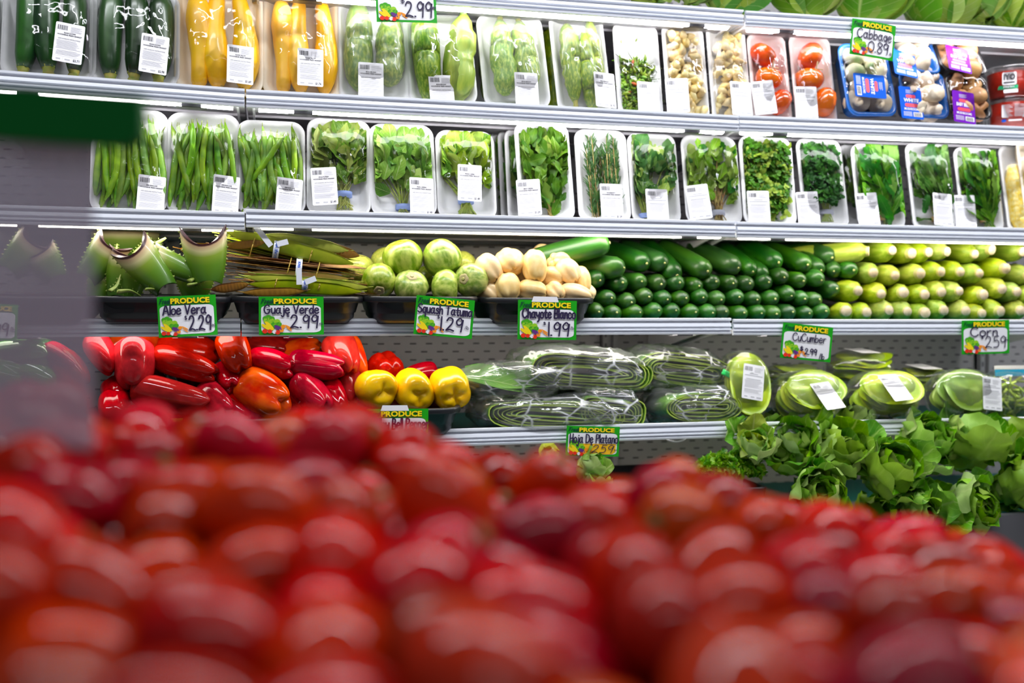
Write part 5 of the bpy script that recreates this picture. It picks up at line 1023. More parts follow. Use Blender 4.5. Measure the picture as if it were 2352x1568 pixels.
def nopal(xl, xr, yt, yb, dy, tilt, n, lab, seed, lab_px=None, lrot=0, m='nopal', dep=.11, turn=0, sharp=False):
    q = random.Random(seed); xc, yc = (xl + xr) / 2, (yt + yb) / 2; s = mpp(xc, yc, YF + dy); w_, h_ = (xr - xl) * s, (yb - yt) * s
    M = Matrix.Translation(at(xc, yc, YF + dy)) @ Matrix.Rotation(math.radians(turn), 4, 'Z'); t = thing('wrapped_cactus_paddles', lab, 'wrapped cactus paddles', M, 'wrapped cactus paddles on the shelf'); ti = math.radians(tilt); nn = Vector((0, -math.sin(ti), math.cos(ti)))
    flat = tilt < 25; stk = h_ * .80 if flat else dep * .8
    for k in range(n):
        f = (k + .5) / n - .5; c = nn * (f * stk) + Vector((q.uniform(-.006, .006), 0, q.uniform(-.002, .002)))
        ry = dep * .45 if flat else h_ * .47 * min(1, .72 + .4 * (k / n)); sh = .90 - (.16 * abs(f) if flat else .05 * (n - 1 - k) / n)
        mb = MB(); paddle(mb, c, w_ * .5 * sh * .92, ry * .95, nn + Vector((q.gauss(0, .05), 0, q.gauss(0, .05))), q.gauss(0, .1), q, min(.006, stk / n * .42)); mb.build('cactus_paddle', [m, 'nopal_dot'], t)
    obj('film', bag_mesh(w_, h_ * 1.02, dep * 1.04, seed, None, 'wrap', .003, 'film', .9), t)
    if lab_px:
        P = M.inverted() @ at(lab_px[0], lab_px[1], YF + dy); P.y = -dep * .535 if not flat else -.01
        if flat: P = Vector((P.x, -.02, h_ * .525))
        v = P.z / h_ if not flat else 0; rx = math.radians(-46 if tilt < 60 else -12) if not flat else math.radians(-84)
        if not flat: P.y = -dep * .5 * math.sqrt(max(.15, 1 - (2 * P.x / w_) ** 2 - (2 * P.z / h_) ** 2)) - .007
        obj('price_label', cached(sticker_mesh, 'CACTUS', '$2.49', False), t, Matrix.Translation(P) @ Matrix.Rotation(rx, 4, 'X') @ Matrix.Rotation(math.radians(lrot), 4, 'Y'))
nopal(1742, 1896, 838, 890, .17, 6, 6, 'stack of cactus paddles lying flat at the back, left one', 1); nopal(1888, 2056, 806, 884, .16, 6, 7, 'stack of flat cactus paddles on top under the cucumber sign, label on its upper side', 2, (1970, 810), 0); nopal(2054, 2180, 842, 900, .17, 6, 6, 'stack of flat cactus paddles at the back, right one', 3, (2110, 846), 0)
nopal(1764, 1940, 852, 968, .05, 52, 8, 'wrapped cactus paddles with yellowish spots and a crooked sticker, left of three', (4), (1872, 904), -8); nopal(1938, 2116, 852, 966, .05, 48, 8, 'wrapped light green cactus paddles, middle of three in front', 5, (2026, 886), -6); nopal(2118, 2294, 848, 960, .05, 66, 7, 'wrapped deep green round paddle facing out, right of three in front', 6, (2247, 900), 7, 'nopal_deep')
nopal(1640, 1768, 806, 970, .07, 72, 7, 'tall bag of cactus paddles beside the banana leaves, blank white label', 7, (1706, 874), 10, 'nopal', .10)
def chopped(lab):
    q = random.Random(3); c = at(2312, 905, YF + .08); t = thing('zip_bag', lab, 'zip bag', Matrix.Translation(c)); 
    for i in range(90):
        mb = MB() if i == 0 else mb; a = Vector((q.uniform(-.055, .075), q.uniform(-.045, .03), q.uniform(-.05, .04))); d = Vector((q.gauss(0, 1), q.gauss(0, .5), q.gauss(0, .6))).normalized() * .016; sweep(mb, [a - d, a + d], [(.0045, .0025)] * 2, 5)
    mb.build('chopped_cactus', ['nopal'], t, kind='stuff'); obj('bag', bag_mesh(.17, .125, .12, 9, None, 'wrap', .004, 'bag', .8), t)
    mb = MB(); mb.box(-.045, .12, -.012, -.009, .05, .068, 0); mb.box(-.047, .12, -.0125, -.0085, .068, .078, 1); mb.build('zip_strip', ['zip_blue', 'sticker'], t)
    obj('price_label', cached(sticker_mesh, 'CACTUS', '$2.49', False), t, TRS((.062, -.066, -.01), (-.1, .05, .1)))
chopped('clear zip bag of chopped cactus with a blue zip strip at the frame edge')
mb = MB(); sweep(mb, smooth_path([at(1524, 996, YF + .02), at(1535, 1010, YF + .01), at(1553, 1014, YF + .01), at(1570, 1010, YF + .01), at(1582, 998, YF + .02)], 5), [.0022] * 21, 8); mb.build('cable', ['white_paint'], label='white cable loop hanging below the rail right of the hoja de platano price card', cat='cable')

# ------------------------------------------------------------------ romaine and other heads on the bottom deck
leafmat('leaf_romaine', (.045, .21, .002), (.20, .45, .005), (.30, .48, .05), vein=(.32, .50, .10), scale=14, veinw=.045, rough=.38, trans=.22)
leafmat('leaf_romaine_pale', (.12, .32, .02), (.22, .42, .04), (.38, .50, .16), vein=(.5, .62, .2), scale=14, veinw=.05, rough=.38, trans=.22)
leafmat('leaf_yellow', (.42, .55, .02), (.30, .46, .02), (.5, .6, .15), vein=(.6, .68, .2), scale=14, rough=.38, trans=.25)
RSH = (.42, .5, .66, .86, 1, .98, .80, .4)
def lettuce(px, py, dy, L0, up, lab, seed, mats=('leaf_romaine', 'leaf_romaine', 'leaf_romaine', 'leaf_romaine_pale'), n=28, wd=.62, spread=1.0):
    q = random.Random(seed); c = at(px, py, YF + dy); t = thing('lettuce_head', lab, 'lettuce', Matrix.Translation(c), 'lettuce heads on the bottom deck'); up = Vector(up).normalized(); e1 = up.orthogonal().normalized(); e2 = up.cross(e1)
    for k in range(n):
        f = k / n; a = k * 2.4; op = (.15 + 1.05 * f) * spread; rad = e1 * math.cos(a) + e2 * math.sin(a); d = up * math.cos(op * .75) + rad * math.sin(op * .75); nn = up * math.sin(op) - rad * math.cos(op); Lf = L0 * 1.25 * q.uniform(.8, 1.1) * (.75 + .3 * f)
        mb = MB(); leaf(mb, rad * .012 - up * .02, d, nn, Lf, Lf * wd * q.uniform(.85, 1.1), 0, -q.uniform(.15, 1.2) * (.4 + f), .34, .26, 0, 18, 12, RSH, 19, q.uniform(0, 6)); mb.v = [tuple(Vector(v) + Vector((0, 0, .007)) * noise.noise(Vector(v) * 55 + Vector((k, 0, 0))) + rad * .010 * noise.noise(Vector(v) * 34 + Vector((0, k, seed)))) for v in mb.v]
        mb.build('leaf', [mats[k % len(mats)] if q.random() < .95 else 'leaf_romaine_pale'], t)
LT = [(1815, 1063, .03, .13, (-.35, -.7, .75), 'romaine head leaning left beside the curly greens'), (1905, 1078, .0, .145, (-.1, -.8, .7), 'romaine head in the front, left of the middle'), (2010, 1098, -.03, .14, (0, -1, .55), 'romaine head with ruffled heart facing out, in the middle'), (2095, 1063, .02, .14, (.05, -.7, .8), 'romaine head standing high behind the middle one'), (2205, 1058, .0, .15, (.1, -.6, .85), 'tallest romaine head, its leaves covering the price rail'), (2300, 1128, -.04, .15, (.35, -.8, .5), 'romaine head at the right edge with drooping leaves'), (2190, 1163, -.07, .13, (.1, -1, .2), 'low romaine head between the two right ones'), (2080, 1178, -.08, .12, (0, -1, .3), 'lowest romaine head just above the tomatoes'), (1970, 1038, .08, .13, (-.1, -.4, 1), 'romaine head at the back just below the rail'), (2370, 1088, .03, .14, (.5, -.6, .6), 'romaine head cut off by the frame'), (1860, 1143, -.05, .12, (-.2, -1, .3), 'romaine head low at the left, touching the tomatoes'), (2290, 1038, .08, .13, (.3, -.4, .9), 'romaine head at the back right below the rail')]
for i, (x, y, dy, L0, up, lab) in enumerate(LT): lettuce(x, y, dy, L0, up, lab, i)
for i, (x, y) in enumerate(((1850, 1180), (1985, 1195), (2110, 1200), (2240, 1185), (2340, 1170))): lettuce(x, y, .05, .12, (R.uniform(-.3, .3), -.8, .5), 'lower lettuce of the heap, %s from the left behind the tomatoes' % ORD[i], 40 + i, n=14)
mb = MB(); c0 = at(1190, 1100, YF); c1 = at(1735, 1100, YF); rs = [[(x * (c1.x - c0.x - 2 * i_) + (c0.x + c1.x) / 2, y * (.42 - 2 * i_) + 2.36, z) for x, y in rr(1, 1, .04, 4)] for i_, z in ((.01, .756), (0, .845), (.0, .85), (.008, .85), (.016, .78))]; rings(mb, rs); mb.build('crate', ['black_bin'], label='black crate under the kale and small lettuces, behind the tomatoes', cat='crate')
lettuce(1730, 1040, -.02, .09, (-.2, -.7, .7), 'yellow green lettuce head left of the romaine', 20, ('leaf_yellow', 'leaf_romaine_pale'), 12, .8)
lettuce(1780, 1030, .12, .11, (-.1, -.4, 1), 'pale lettuce at the back in the shade of the shelf', 21, ('leaf_romaine_pale', 'leaf_yellow'), 10, .7)
lettuce(1266, 1064, .0, .055, (-.3, -.5, .9), 'small yellow lettuce tip left of the hoja de platano price card', 22, ('leaf_yellow',), 7, .8, .5); lettuce(1345, 1085, -.02, .075, (.5, -.6, .6), 'green lettuce leaves below the hoja de platano price card', 23, ('leaf_romaine', 'leaf_romaine_pale'), 8, .7)
q = random.Random(5); t = thing('curly_kale', 'curly kale bunch between the tomatoes and the yellow green lettuce', 'kale', Matrix.Translation(at(1668, 1085, YF + .0))); mb = MB()
for i in range(420):
    a, r = q.uniform(0, 2 * PI), .07 * math.sqrt(q.random()); c = Vector((r * math.cos(a) * 1.25, r * math.sin(a) * .7 - .01, .045 * math.cos(r / .07 * 1.4) + q.uniform(-.008, .008) - .01)); up = Vector((math.cos(a), math.sin(a) - .5, .8)) + Vector((q.gauss(0, .6), q.gauss(0, .6), q.gauss(0, .4))); leaf(mb, c, up, (q.gauss(0, 1), -1, q.gauss(0, 1)), .018, .016, i % 2, 1, .3, .8, .4, 4, 4, (.3, .9, 1, .6), 16, q.uniform(0, 6))
mb.build('leaves', ['leaf_parsley', 'leaf_romaine_pale'], t)
mb = MB(); sweep(mb, [(0, 0, -.16), (.0, 0, -.08), (.01, -.005, 0)], [.03, .035, .03], 10); mb.build('stems', ['stem_green'], t)
# ------------------------------------------------------------------ hand lettered price cards
mat('card_green', (.008, .36, .006), rough=.32, coat=.25, crough=.2)
mat('card_white', (.83, .83, .86), rough=.35)
mat('card_backlit_tint', (.95, .52, .01), rough=.35)
mat('print_yellow', (.96, .72, .005), rough=.35)
mat('marker', (.022, .014, .055), rough=.45)
mat('print_dark', (.0, .05, .03), rough=.4)
for k, c in (('lime', (.30, .60, .02)), ('leafy', (.06, .38, .012)), ('corn', (.92, .68, .01)), ('red', (.80, .03, .01)), ('orange', (.93, .30, .01)), ('purple', (.12, .03, .22))): mat('art_' + k, c, rough=.35)
GL = {'A': '0,0 30,100 60,0;12,38 50,38', 'B': '0,0 5,100;5,100 40,92 36,58 5,52;5,52 48,42 44,5 0,0', 'C': '58,85 40,100 12,85 2,45 15,8 40,0 62,18', 'D': '5,0 5,100;5,100 45,88 55,50 42,10 5,0', 'F': '8,0 20,96;-6,90 20,98 62,100;4,52 44,56', 'G': '58,85 38,100 10,82 2,42 18,4 45,2 58,22 58,45;34,45 66,45', 'H': '2,0 6,100;46,0 50,100;4,48 48,52', 'P': '5,0 8,100;8,100 48,92 46,58 8,48', 'S': '50,88 28,100 6,82 14,60 42,45 48,18 26,0 2,12', 'T': '0,98 60,100;30,98 28,0', 'V': '0,100 26,0;26,0 54,100', 'Y': '0,100 26,50;54,100 22,0',
 'a': '44,50 24,62 4,40 8,8 28,4 44,30;46,62 42,20 54,0', 'b': '4,100 4,0;4,40 28,58 46,34 30,4 4,8', 'c': '42,50 22,62 3,38 10,6 28,0 46,12', 'd': '44,45 22,60 4,36 10,4 28,2 44,30;46,100 44,0', 'e': '4,34 42,38 38,56 20,62 4,40 8,8 26,0 46,12', 'f': '44,92 28,98 20,70 18,0;2,58 40,58', 'g': '42,50 22,62 4,38 12,6 30,8 42,34;42,60 38,-24 14,-38', 'h': '4,100 4,0;4,36 22,60 38,50 40,0', 'i': '6,60 6,0;6,80 7,84', 'j': '20,60 18,-20 4,-36 -8,-26;20,82 21,86', 'l': '6,100 5,0', 'm': '3,60 3,0;3,40 16,60 26,48 26,0;26,40 40,60 52,46 52,0', 'n': '4,60 4,0;4,38 20,60 36,50 38,0', 'o': '24,62 4,46 6,10 24,0 42,12 44,46 24,62', 'p': '4,60 6,-40;4,44 26,62 44,36 28,4 6,8', 'q': '42,50 22,62 4,38 12,4 30,6 42,34;42,60 40,-40', 'r': '4,60 6,0;6,36 20,58 36,58', 's': '36,52 20,62 6,48 30,28 34,10 16,0 2,8', 't': '20,90 18,12 28,0 38,6;2,58 38,60', 'u': '4,60 6,14 20,0 38,20;40,60 40,0', 'v': '0,60 18,0;18,0 38,60', 'w': '0,60 10,0 22,40 34,0 44,60', 'x': '2,60 38,0;38,60 2,0', 'y': '2,60 6,30 22,20 40,36;42,60 38,-20 20,-42',
 '0': '30,100 6,78 4,26 26,0 50,22 52,74 30,100', '1': '12,100 12,0', '2': '6,76 20,98 44,90 42,58 4,4;4,4 30,10 56,2', '5': '48,100 14,98;14,98 10,60;10,60 36,66 50,40 40,8 4,4', '8': '44,88 20,100 8,76 44,36 40,6 14,2 8,28 46,76 44,88', '9': '48,80 28,100 6,76 14,50 36,54 48,80;50,88 40,0', '$': '30,78 12,86 8,62 30,44 26,20 6,24;18,100 18,4', '.': '2,4 8,4', '/': '0,0 22,100'}
def write(mb, s, x0, x1, v0, h, th, y, m, W, H, slant=0):
    """marker strokes between x0..x1 (card units), baseline v0, capital height h (both down from the top)"""
    out = []; cx = 0
    for ch in s:
        if ch == ' ': cx += .34; continue
        st = [[tuple(float(k) / 100 for k in p.split(',')) for p in seg.split(' ')] for seg in GL[ch].split(';')]; wd = max(p[0] for q_ in st for p in q_)
        out += [[(p[0] + cx, p[1]) for p in q_] for q_ in st]; cx += wd + .12
    kx = (x1 - x0) * W / (cx - .12); ky = h * H
    for seg in out:
        P = [Vector((x0 * W + (p[0] + slant * p[1]) * kx, 0, -v0 * H + p[1] * ky)) for p in seg]; P = smooth_path(P, 5) if len(P) > 2 else [P[0], P[1]]; n = len(P); o = []
        for i in range(n):
            d = (P[min(i + 1, n - 1)] - P[max(i - 1, 0)]); d = d.normalized() if d.length > 1e-9 else Vector((1, 0, 0)); nn = Vector((-d.z, 0, d.x)) * th * .5; o += [P[i] + nn, P[i] - nn]
        mb.add([(p.x, y, p.z) for p in o], [(2 * i, 2 * i + 1, 2 * i + 3, 2 * i + 2) for i in range(n - 1)], m, flat=True)
        for e in (P[0], P[-1]): mb.add([(e.x + th * .5 * math.cos(a), y, e.z + th * .5 * math.sin(a)) for a in [PI * k / 4 for k in range(8)]], [tuple(range(8))], m, flat=True)
def ell(mb, u, v, a, b, rot, m, y, W, H, n=12):
    c, s = math.cos(rot), math.sin(rot); mb.add([(u * W + (a * math.cos(t) * c - b * math.sin(t) * s) * W, y, -v * H + (a * math.cos(t) * s + b * math.sin(t) * c) * W) for t in [2 * PI * i / n for i in range(n)]], [tuple(range(n))], m, flat=True)
CM_ = ['card_green', 'card_white', 'print_yellow', 'marker', 'print_dark', 'art_lime', 'art_leafy', 'art_corn', 'art_red', 'art_orange', 'art_purple', 'card_backlit_tint', 'sticker']
def card(TL, TR, BL, Y, lines, lab, bend=.004, curl=.0, yellow=False, tape=False, faint=False):
    A, B, C_ = at(TL[0], TL[1], Y), at(TR[0], TR[1], Y), at(BL[0], BL[1], Y); W = (B - A).length; H = (C_ - A).length; ex = (B - A).normalized(); ang = math.atan2(ex.z, ex.x); mb = MB(); s = .0005
    nx, nz = 20, 12; o = [(W * i / nx, y, -H * j / nz) for y in (.0005, 0) for j in range(nz + 1) for i in range(nx + 1)]; n1 = nx + 1; k = n1 * (nz + 1)
    mb.add(o, [(k + j * n1 + i, k + j * n1 + i + 1, k + (j + 1) * n1 + i + 1, k + (j + 1) * n1 + i) for j in range(nz) for i in range(nx)] + [(j * n1 + i, (j + 1) * n1 + i, (j + 1) * n1 + i + 1, j * n1 + i + 1) for j in range(nz) for i in range(nx)], 0, flat=True)
    pts0 = rr(1, 1, .12, 4); pts0 = [(lerp(pts0[i][0], pts0[(i + 1) % len(pts0)][0], k_ / 10), lerp(pts0[i][1], pts0[(i + 1) % len(pts0)][1], k_ / 10)) for i in range(len(pts0)) for k_ in range(10 if math.dist(pts0[i], pts0[(i + 1) % len(pts0)]) > .3 else 1)]; pts = [(W * (.495 + a * .92), -H * (.585 - b * .71)) for a, b in pts0]; cxx, czz = W * .495, -H * .585; nr = 6; n = len(pts)   # white panel in concentric rings so that it bends
    o = [(lerp(cxx, x, r / nr), -s, lerp(czz, z, r / nr)) for r in range(1, nr + 1) for x, z in pts]; o.append((cxx, -s, czz))
    mb.add(o, [(r * n + i, r * n + (i + 1) % n, (r + 1) * n + (i + 1) % n, (r + 1) * n + i) for r in range(nr - 1) for i in range(n)] + [(i, (i + 1) % n, n * nr) for i in range(n)], 1, flat=True)
    if yellow:  # warm backlight on the lower half, painted in as a yellow field
        for i in range(16): u0, u1 = .055 + .88 * i / 16, .055 + .88 * (i + 1) / 16; lo = lambda u: .93 - .10 * max(0, 1 - min(u - .055, .935 - u) / .09) ** 2; mb.add([(W * u0, -2 * s, -H * .58), (W * u1, -2 * s, -H * .58), (W * u1, -2 * s, -H * lo(u1)), (W * u0, -2 * s, -H * lo(u0))], [(0, 1, 2, 3)], 11, flat=True)
    put_text(mb, 'PRODUCE', W * .232, -H * .200, H * .148, W * .66, 4, -3 * s, .085); put_text(mb, 'PRODUCE', W * .228, -H * .190, H * .140, W * .665, 2, -4 * s, .045)
    write(mb, 'Fresh', .03, .22, .18, .12, .0016, -3 * s, 4, W, H, .35)
    a = lambda *z: ell(mb, *z, -3.5 * s, W, H)
    for (u, v, r, c) in ((.10, .57, .045, 6), (.15, .55, .05, 6), (.20, .58, .045, 6), (.13, .63, .06, 5), (.21, .66, .06, 5), (.28, .66, .05, 5), (.31, .72, .04, 6), (.24, .74, .06, 6)): a(u, v, r, r * .9, 0, c); 
    mb.v = [(x, y - (s * .3 if False else 0), z) for x, y, z in mb.v]
    def b(*z): ell(mb, *z, -4.2 * s, W, H)
    b(.16, .76, .095, .030, -.8, 7); b(.12, .80, .095, .028, -.55, 7); b(.37, .78, .035, .03, 0, 9); b(.45, .79, .065, .012, -.5, 9); b(.46, .85, .055, .011, -.6, 9)
    def c(*z): ell(mb, *z, -4.8 * s, W, H)
    c(.29, .81, .065, .030, -.5, 10); c(.09, .90, .040, .036, 0, 8); c(.165, .905, .035, .032, 0, 8); c(.235, .92, .028, .03, 0, 1); c(.285, .93, .038, .034, 0, 8); c(.345, .875, .034, .032, 0, 9)
    mk = 3
    for ln in lines: write(mb, ln[0], ln[1], ln[2], ln[3], ln[4], ln[5] * H / .09, -5.4 * s, mk, W, H, ln[6] if len(ln) > 6 else 0)
    if tape: mb.quad((W * .25, -s * 6, .008), (W * .65, -s * 6, .008), (W * .68, -s * 6, -.004), (W * .22, -s * 6, -.004), 12)
    mb.v = [(x, y + bend * (4 * (x / W - .5) ** 2 - 1) + curl * (z / H) ** 2 * -1, z) for x, y, z in mb.v]
    mb.build('price_card', CM_, None, M=Matrix.Translation(A) @ Matrix.Rotation(-ang, 4, 'Y'), label=lab, cat='price card', group='hand lettered produce price cards')
T1, T2 = .0034, .0036
FY = YF - .068
card((861, -34), (1000, -30), (861, 50), YF - .012, [('$', .40, .46, .50, .16, .002), ('2.99', .47, .92, .86, .42, T2), ('ea', .93, .99, .62, .09, .0014)], 'price card reading 2.99 hanging above the pale squash, cut off at the top', .002)
card((1958, 42), (2058, 60), (1947, 123), YF - .012, [('Cabbage', .12, .90, .50, .25, .0026), ('0.89', .38, .85, .86, .30, .0026), ('/lb', .88, .95, .87, .08, .001)], 'cabbage price card reading 0.89, tilted below the cabbages', .003)
card((360, 682), (495, 676), (384, 773), FY, [('Aloe Vera', .09, .82, .45, .23, T1, .05), ('$', .45, .49, .60, .11, .0016), ('2.29', .52, .90, .86, .36, T2), ('ea', .91, .97, .78, .08, .001)], 'aloe vera price card reading 2.29, wavy and leaning left', .006, .006)
card((594, 681), (743, 681), (601, 769), FY, [('Guaje Verde', .08, .92, .44, .22, T1), ('$', .42, .46, .54, .09, .0016), ('2.99', .48, .91, .82, .34, T2), ('ea', .93, .98, .74, .08, .001)], 'guaje verde price card reading 2.99 under the pod bundles', .006, .004)
card((957, 677), (1091, 690), (958, 767), FY, [('Squash Tatuma', .04, .97, .43, .22, .0034), ('$', .37, .41, .56, .1, .0016), ('1.29', .42, .82, .84, .34, T2), ('/lb', .86, .93, .76, .08, .001)], 'squash tatuma price card reading 1.29, sloping down to the right', .003, .002)
card((1190, 688), (1325, 691), (1192, 779), FY, [('Chayote Blanco', .07, .97, .45, .23, .0040), ('$', .42, .46, .63, .08, .0016), ('1.99', .49, .87, .90, .34, T2), ('/lb', .89, .95, .73, .07, .001)], 'chayote blanco price card reading 1.99 on the chayote bin', .002, .0, tape=True)
card((1799, 740), (1914, 752), (1790, 821), YF - .012, [('CuCumber', .20, .86, .48, .22, .0026), ('$', .36, .42, .76, .14, .0026), ('2.99', .46, .70, .84, .17, .0028), ('/lb', .76, .86, .94, .16, .0020)], 'cucumber price card reading 2.99 per pound, hanging below the rail', .001)
card((2209, 736), (2318, 734), (2210, 814), YF - .012, [('Corn', .16, .72, .47, .26, .0034), ('$', .38, .42, .56, .08, .0016), ('259', .46, .91, .82, .34, .0028), ('ea', .92, .97, .62, .06, .001)], 'corn price card reading 259 at the right end of the rail', .002)
card((842, 939), (984, 938), (843, 1032), FY, [('Yellow Bell Pepper', .06, 1.0, .50, .26, .0036), ('$', .50, .55, .60, .1, .0016), ('2.99', .58, .90, .86, .34, T2), ('/lb', .92, .97, .74, .07, .001)], 'yellow bell pepper price card half hidden by the blurred tomatoes', .002, tape=True)
card((1302, 977), (1424, 980), (1302, 1046), YF - .03, [('Hoja De Platano', .06, .96, .55, .28, .0038), ('$', .44, .48, .66, .09, .0016), ('259', .46, .86, .88, .26, .0024, .2), ('ea', .90, .95, .8, .06, .001)], 'hoja de platano price card with backlight painted orange yellow on its lower half', .002, yellow=True)
card((286, 962), (420, 960), (288, 1050), FY, [], 'red pepper price card almost hidden behind the tomatoes', .002)
card((-80, 694), (42, 700), (-80, 778), FY, [('1.99', .46, .84, .86, .34, T2), ('/lb', .87, .97, .76, .14, .0012)], 'price card ending in 9 per pound seen through the hanging panel', .002)

# ------------------------------------------------------------------ foreground: tomato display and its hanging sign
mat('plum_red', (.29, .0006, .0002), (.42, .008, .0003), scale=16, gloss=(.032, .10), rough=.12, spec=.5, coat=0, var=(.010, .4, .02), lo=.35, hi=.8)
mat('plum_orange', (.36, .022, .001), (.40, .06, .002), scale=14, gloss=(.032, .11), rough=.12, spec=.5, coat=0, crough=.08)
mat('plum_scar', (.10, .11, .02), rough=.7)
mat('display_liner', (.02, .02, .022), rough=.6)
RIDGE = [(-300, 840), (0, 872), (110, 872), (230, 965), (330, 925), (450, 955), (560, 935), (660, 890), (760, 930), (900, 955), (1000, 980), (1150, 1035), (1300, 1085), (1420, 1080), (1500, 1050), (1600, 1065), (1750, 1125), (1900, 1170), (2050, 1195), (2200, 1225), (2352, 1270), (2700, 1350)]
def ridge(px):
    for (a, b), (c, d) in zip(RIDGE, RIDGE[1:]):
        if px <= c: return b + (d - b) * (px - a) / (c - a)
    return RIDGE[-1][1]
ZN, ZR = .37, .90
def pile_point(px, f):
    """f: 0 near the lens .. 1 at the crest of the heap"""
    z = ZN + (ZR - ZN) * f; top = atz(px, ridge(px) + 96, ZR).z; low = atz(px, 1640, ZN).z; p = atz(px, 900, z); h = lerp(low, top, f ** .8); return Vector((p.x, p.y, h))
q = random.Random(11); spots = []
rows = 13
for r in range(rows):
    f = (r / (rows - 1)) ** .82; z = ZN + (ZR - ZN) * f; step = .054 * F / z; x = -260 + (step / 2 if r % 2 else 0)
    while x < 2620:
        P = pile_point(x + q.uniform(-.2, .2) * step, f); spots.append(P + Vector((q.uniform(-.006, .006), q.uniform(-.01, .01), q.uniform(-.012, .012)))); x += step
for k in range(14):                                  # a second row just over the crest, holding it up
    spots.append(pile_point(-200 + k * 205 + q.uniform(-30, 30), 1.07) + Vector((0, .012, -.035)))
P = np.array([list(s) for s in spots]); P0 = P.copy()
for it in range(60):                                 # push them apart until they only touch
    d = P[:, None] - P[None]; ds = np.linalg.norm(d, axis=2) + np.eye(len(P)); ov = np.clip(.054 - ds, 0, None) * (1 - np.eye(len(P))); P += (d / ds[..., None] * ov[..., None]).sum(1) * .35; P += (P0 - P) * .03
TMS = []
for v in range(5):
    mb = plum_mesh(v, .066 + .004 * (v % 3), .0268); sweep(mb, [(0, 0, -.036), (0, 0, -.0335)], [.0045, .006], 8, 1); TMS.append(mb.mesh('plum_tomato', ['plum_orange' if v == 4 else 'plum_red', 'plum_scar']))
for i, p_ in enumerate(P):
    v = 4 if (i % 13 == 5) else i % 4
    obj('plum_tomato', TMS[v], None, aim(p_, (q.gauss(0, 1), q.gauss(0, 1), q.gauss(0, .45)), q.uniform(0, 6), q.uniform(.92, 1.06)), 'ripe red plum tomato lying in the blurred heap in front' if v != 4 else 'orange red plum tomato lying in the blurred heap in front', 'tomato', 'plum tomatoes heaped in the foreground' if v != 4 else 'orange plum tomatoes heaped in the foreground')
cal = MB()
for k in range(5): leaf(cal, (0, 0, 0), (math.cos(k * 1.26), math.sin(k * 1.26), .25), (0, 0, 1), .02, .007, 0, .6, 0, 0, 0, 4, 2, (1, .8, .4, .05))
sweep(cal, [(0, 0, -.002), (.002, 0, .012)], [.003, .002], 6); pc = atz(235, 1020, .86)
t = thing('plum_tomato', 'orange tomato with its green calyx up, below the hanging panel', 'tomato', aim(pc, (-.1, -.75, .6), 0)); obj('flesh', TMS[4], t, Matrix.Rotation(PI, 4, 'X') @ Matrix.Translation((0, 0, .031))); mb = cal; mb.build('calyx', ['pepper_stem'], t, M=Matrix.Translation((0, 0, .003)))
mb = MB(); o = []; n1 = 15
for j in range(9):
    for i in range(n1):
        pp = pile_point(-420 + i * 225, j / 8 * 1.12); o.append((pp.x, pp.y, pp.z - .048 - (.05 if j == 8 else 0)))
mb.add(o, [(j * n1 + i, j * n1 + i + 1, (j + 1) * n1 + i + 1, (j + 1) * n1 + i) for j in range(8) for i in range(n1 - 1)], 0)
t = thing('display_table', 'dark sloping display table under the heaped tomatoes', 'display table', Matrix.Identity(4)); mb.build('bed', ['display_liner'], t)
mb = MB(); c0 = pile_point(-420, .5); c1 = pile_point(2700, .5); mb.box(c0.x - .1, c1.x + .15, .30, 1.0, .55, .86); mb.build('base', ['display_liner'], t)
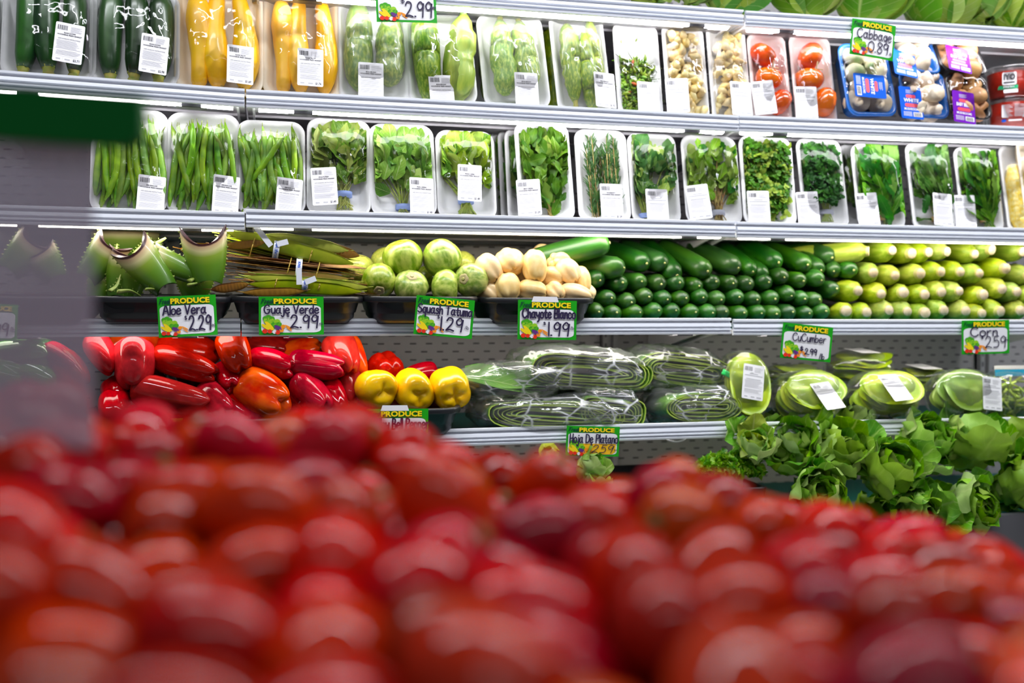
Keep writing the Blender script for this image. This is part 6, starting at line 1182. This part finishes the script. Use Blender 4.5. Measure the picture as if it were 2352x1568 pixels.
# smoky clear panel with a green rounded header, hanging close to the lens
m, nt, p = nodes('smoky_panel'); nt.nodes.remove(p); out = nt.nodes['Material Output']; tr = nt.nodes.new('ShaderNodeBsdfTransparent'); df = nt.nodes.new('ShaderNodeBsdfDiffuse'); df.inputs[0].default_value = (.34, .32, .40, 1); gl = nt.nodes.new('ShaderNodeBsdfGlossy'); gl.inputs['Roughness'].default_value = .3
x1 = nt.nodes.new('ShaderNodeMixShader'); x1.inputs[0].default_value = .80; tl = nt.nodes.new('ShaderNodeBsdfTranslucent'); tl.inputs[0].default_value = (.24, .23, .29, 1); x0 = nt.nodes.new('ShaderNodeMixShader'); x0.inputs[0].default_value = .55; L(nt, df.outputs[0], x0.inputs[1]); L(nt, tl.outputs[0], x0.inputs[2]); L(nt, tr.outputs[0], x1.inputs[1]); L(nt, x0.outputs[0], x1.inputs[2]); x2 = nt.nodes.new('ShaderNodeMixShader'); x2.inputs[0].default_value = .05; L(nt, x1.outputs[0], x2.inputs[1]); L(nt, gl.outputs[0], x2.inputs[2]); L(nt, x2.outputs[0], out.inputs[0])
mat('header_green', (.0, .12, .016), rough=.5, spec=.15)
ZS = .66; A = atz(-60, 195, ZS); B = atz(333, 222, ZS); C_ = atz(333, 345, ZS); PB = atz(218, 1040, ZS); t = thing('hanging_sign', 'blurred green header over a smoky clear panel at the left edge', 'sign', Matrix.Translation(A)); ex = (B - A); W = ex.length; H = (B - C_).length
ax = ex.normalized(); dn = (C_ - B).normalized(); nn = ax.cross(dn).normalized(); mb = MB()
prof = [(0, 0), (W, 0), (W, H * .55)] + [(W - H * .42 + H * .42 * math.cos(a), H * .58 + H * .42 * math.sin(a)) for a in [PI / 2 * k / 6 for k in range(7)]] + [(0, H)]
o = [ax * u + dn * v + nn * w_ for w_ in (-.006, .006) for u, v in prof]; n = len(prof); mb.add(o, [tuple(range(n)), tuple(range(2 * n - 1, n - 1, -1))] + [(i, n + i, n + (i + 1) % n, (i + 1) % n) for i in range(n)], 0, flat=True); mb.build('header', ['header_green'], t)
mb = MB(); wp = (atz(218, 345, ZS) - atz(-60, 345, ZS)).length; hp = (PB - atz(218, 345, ZS)).length; off = dn * H
o = [off + ax * u + dn * v + nn * w_ for w_ in (-.0005, .0005) for u, v in ((0, -.01), (wp, -.01), (wp, hp), (0, hp))]; mb.add(o[:4], [(0, 1, 2, 3)], 0, flat=True); mb.build('panel', ['smoky_panel'], t)
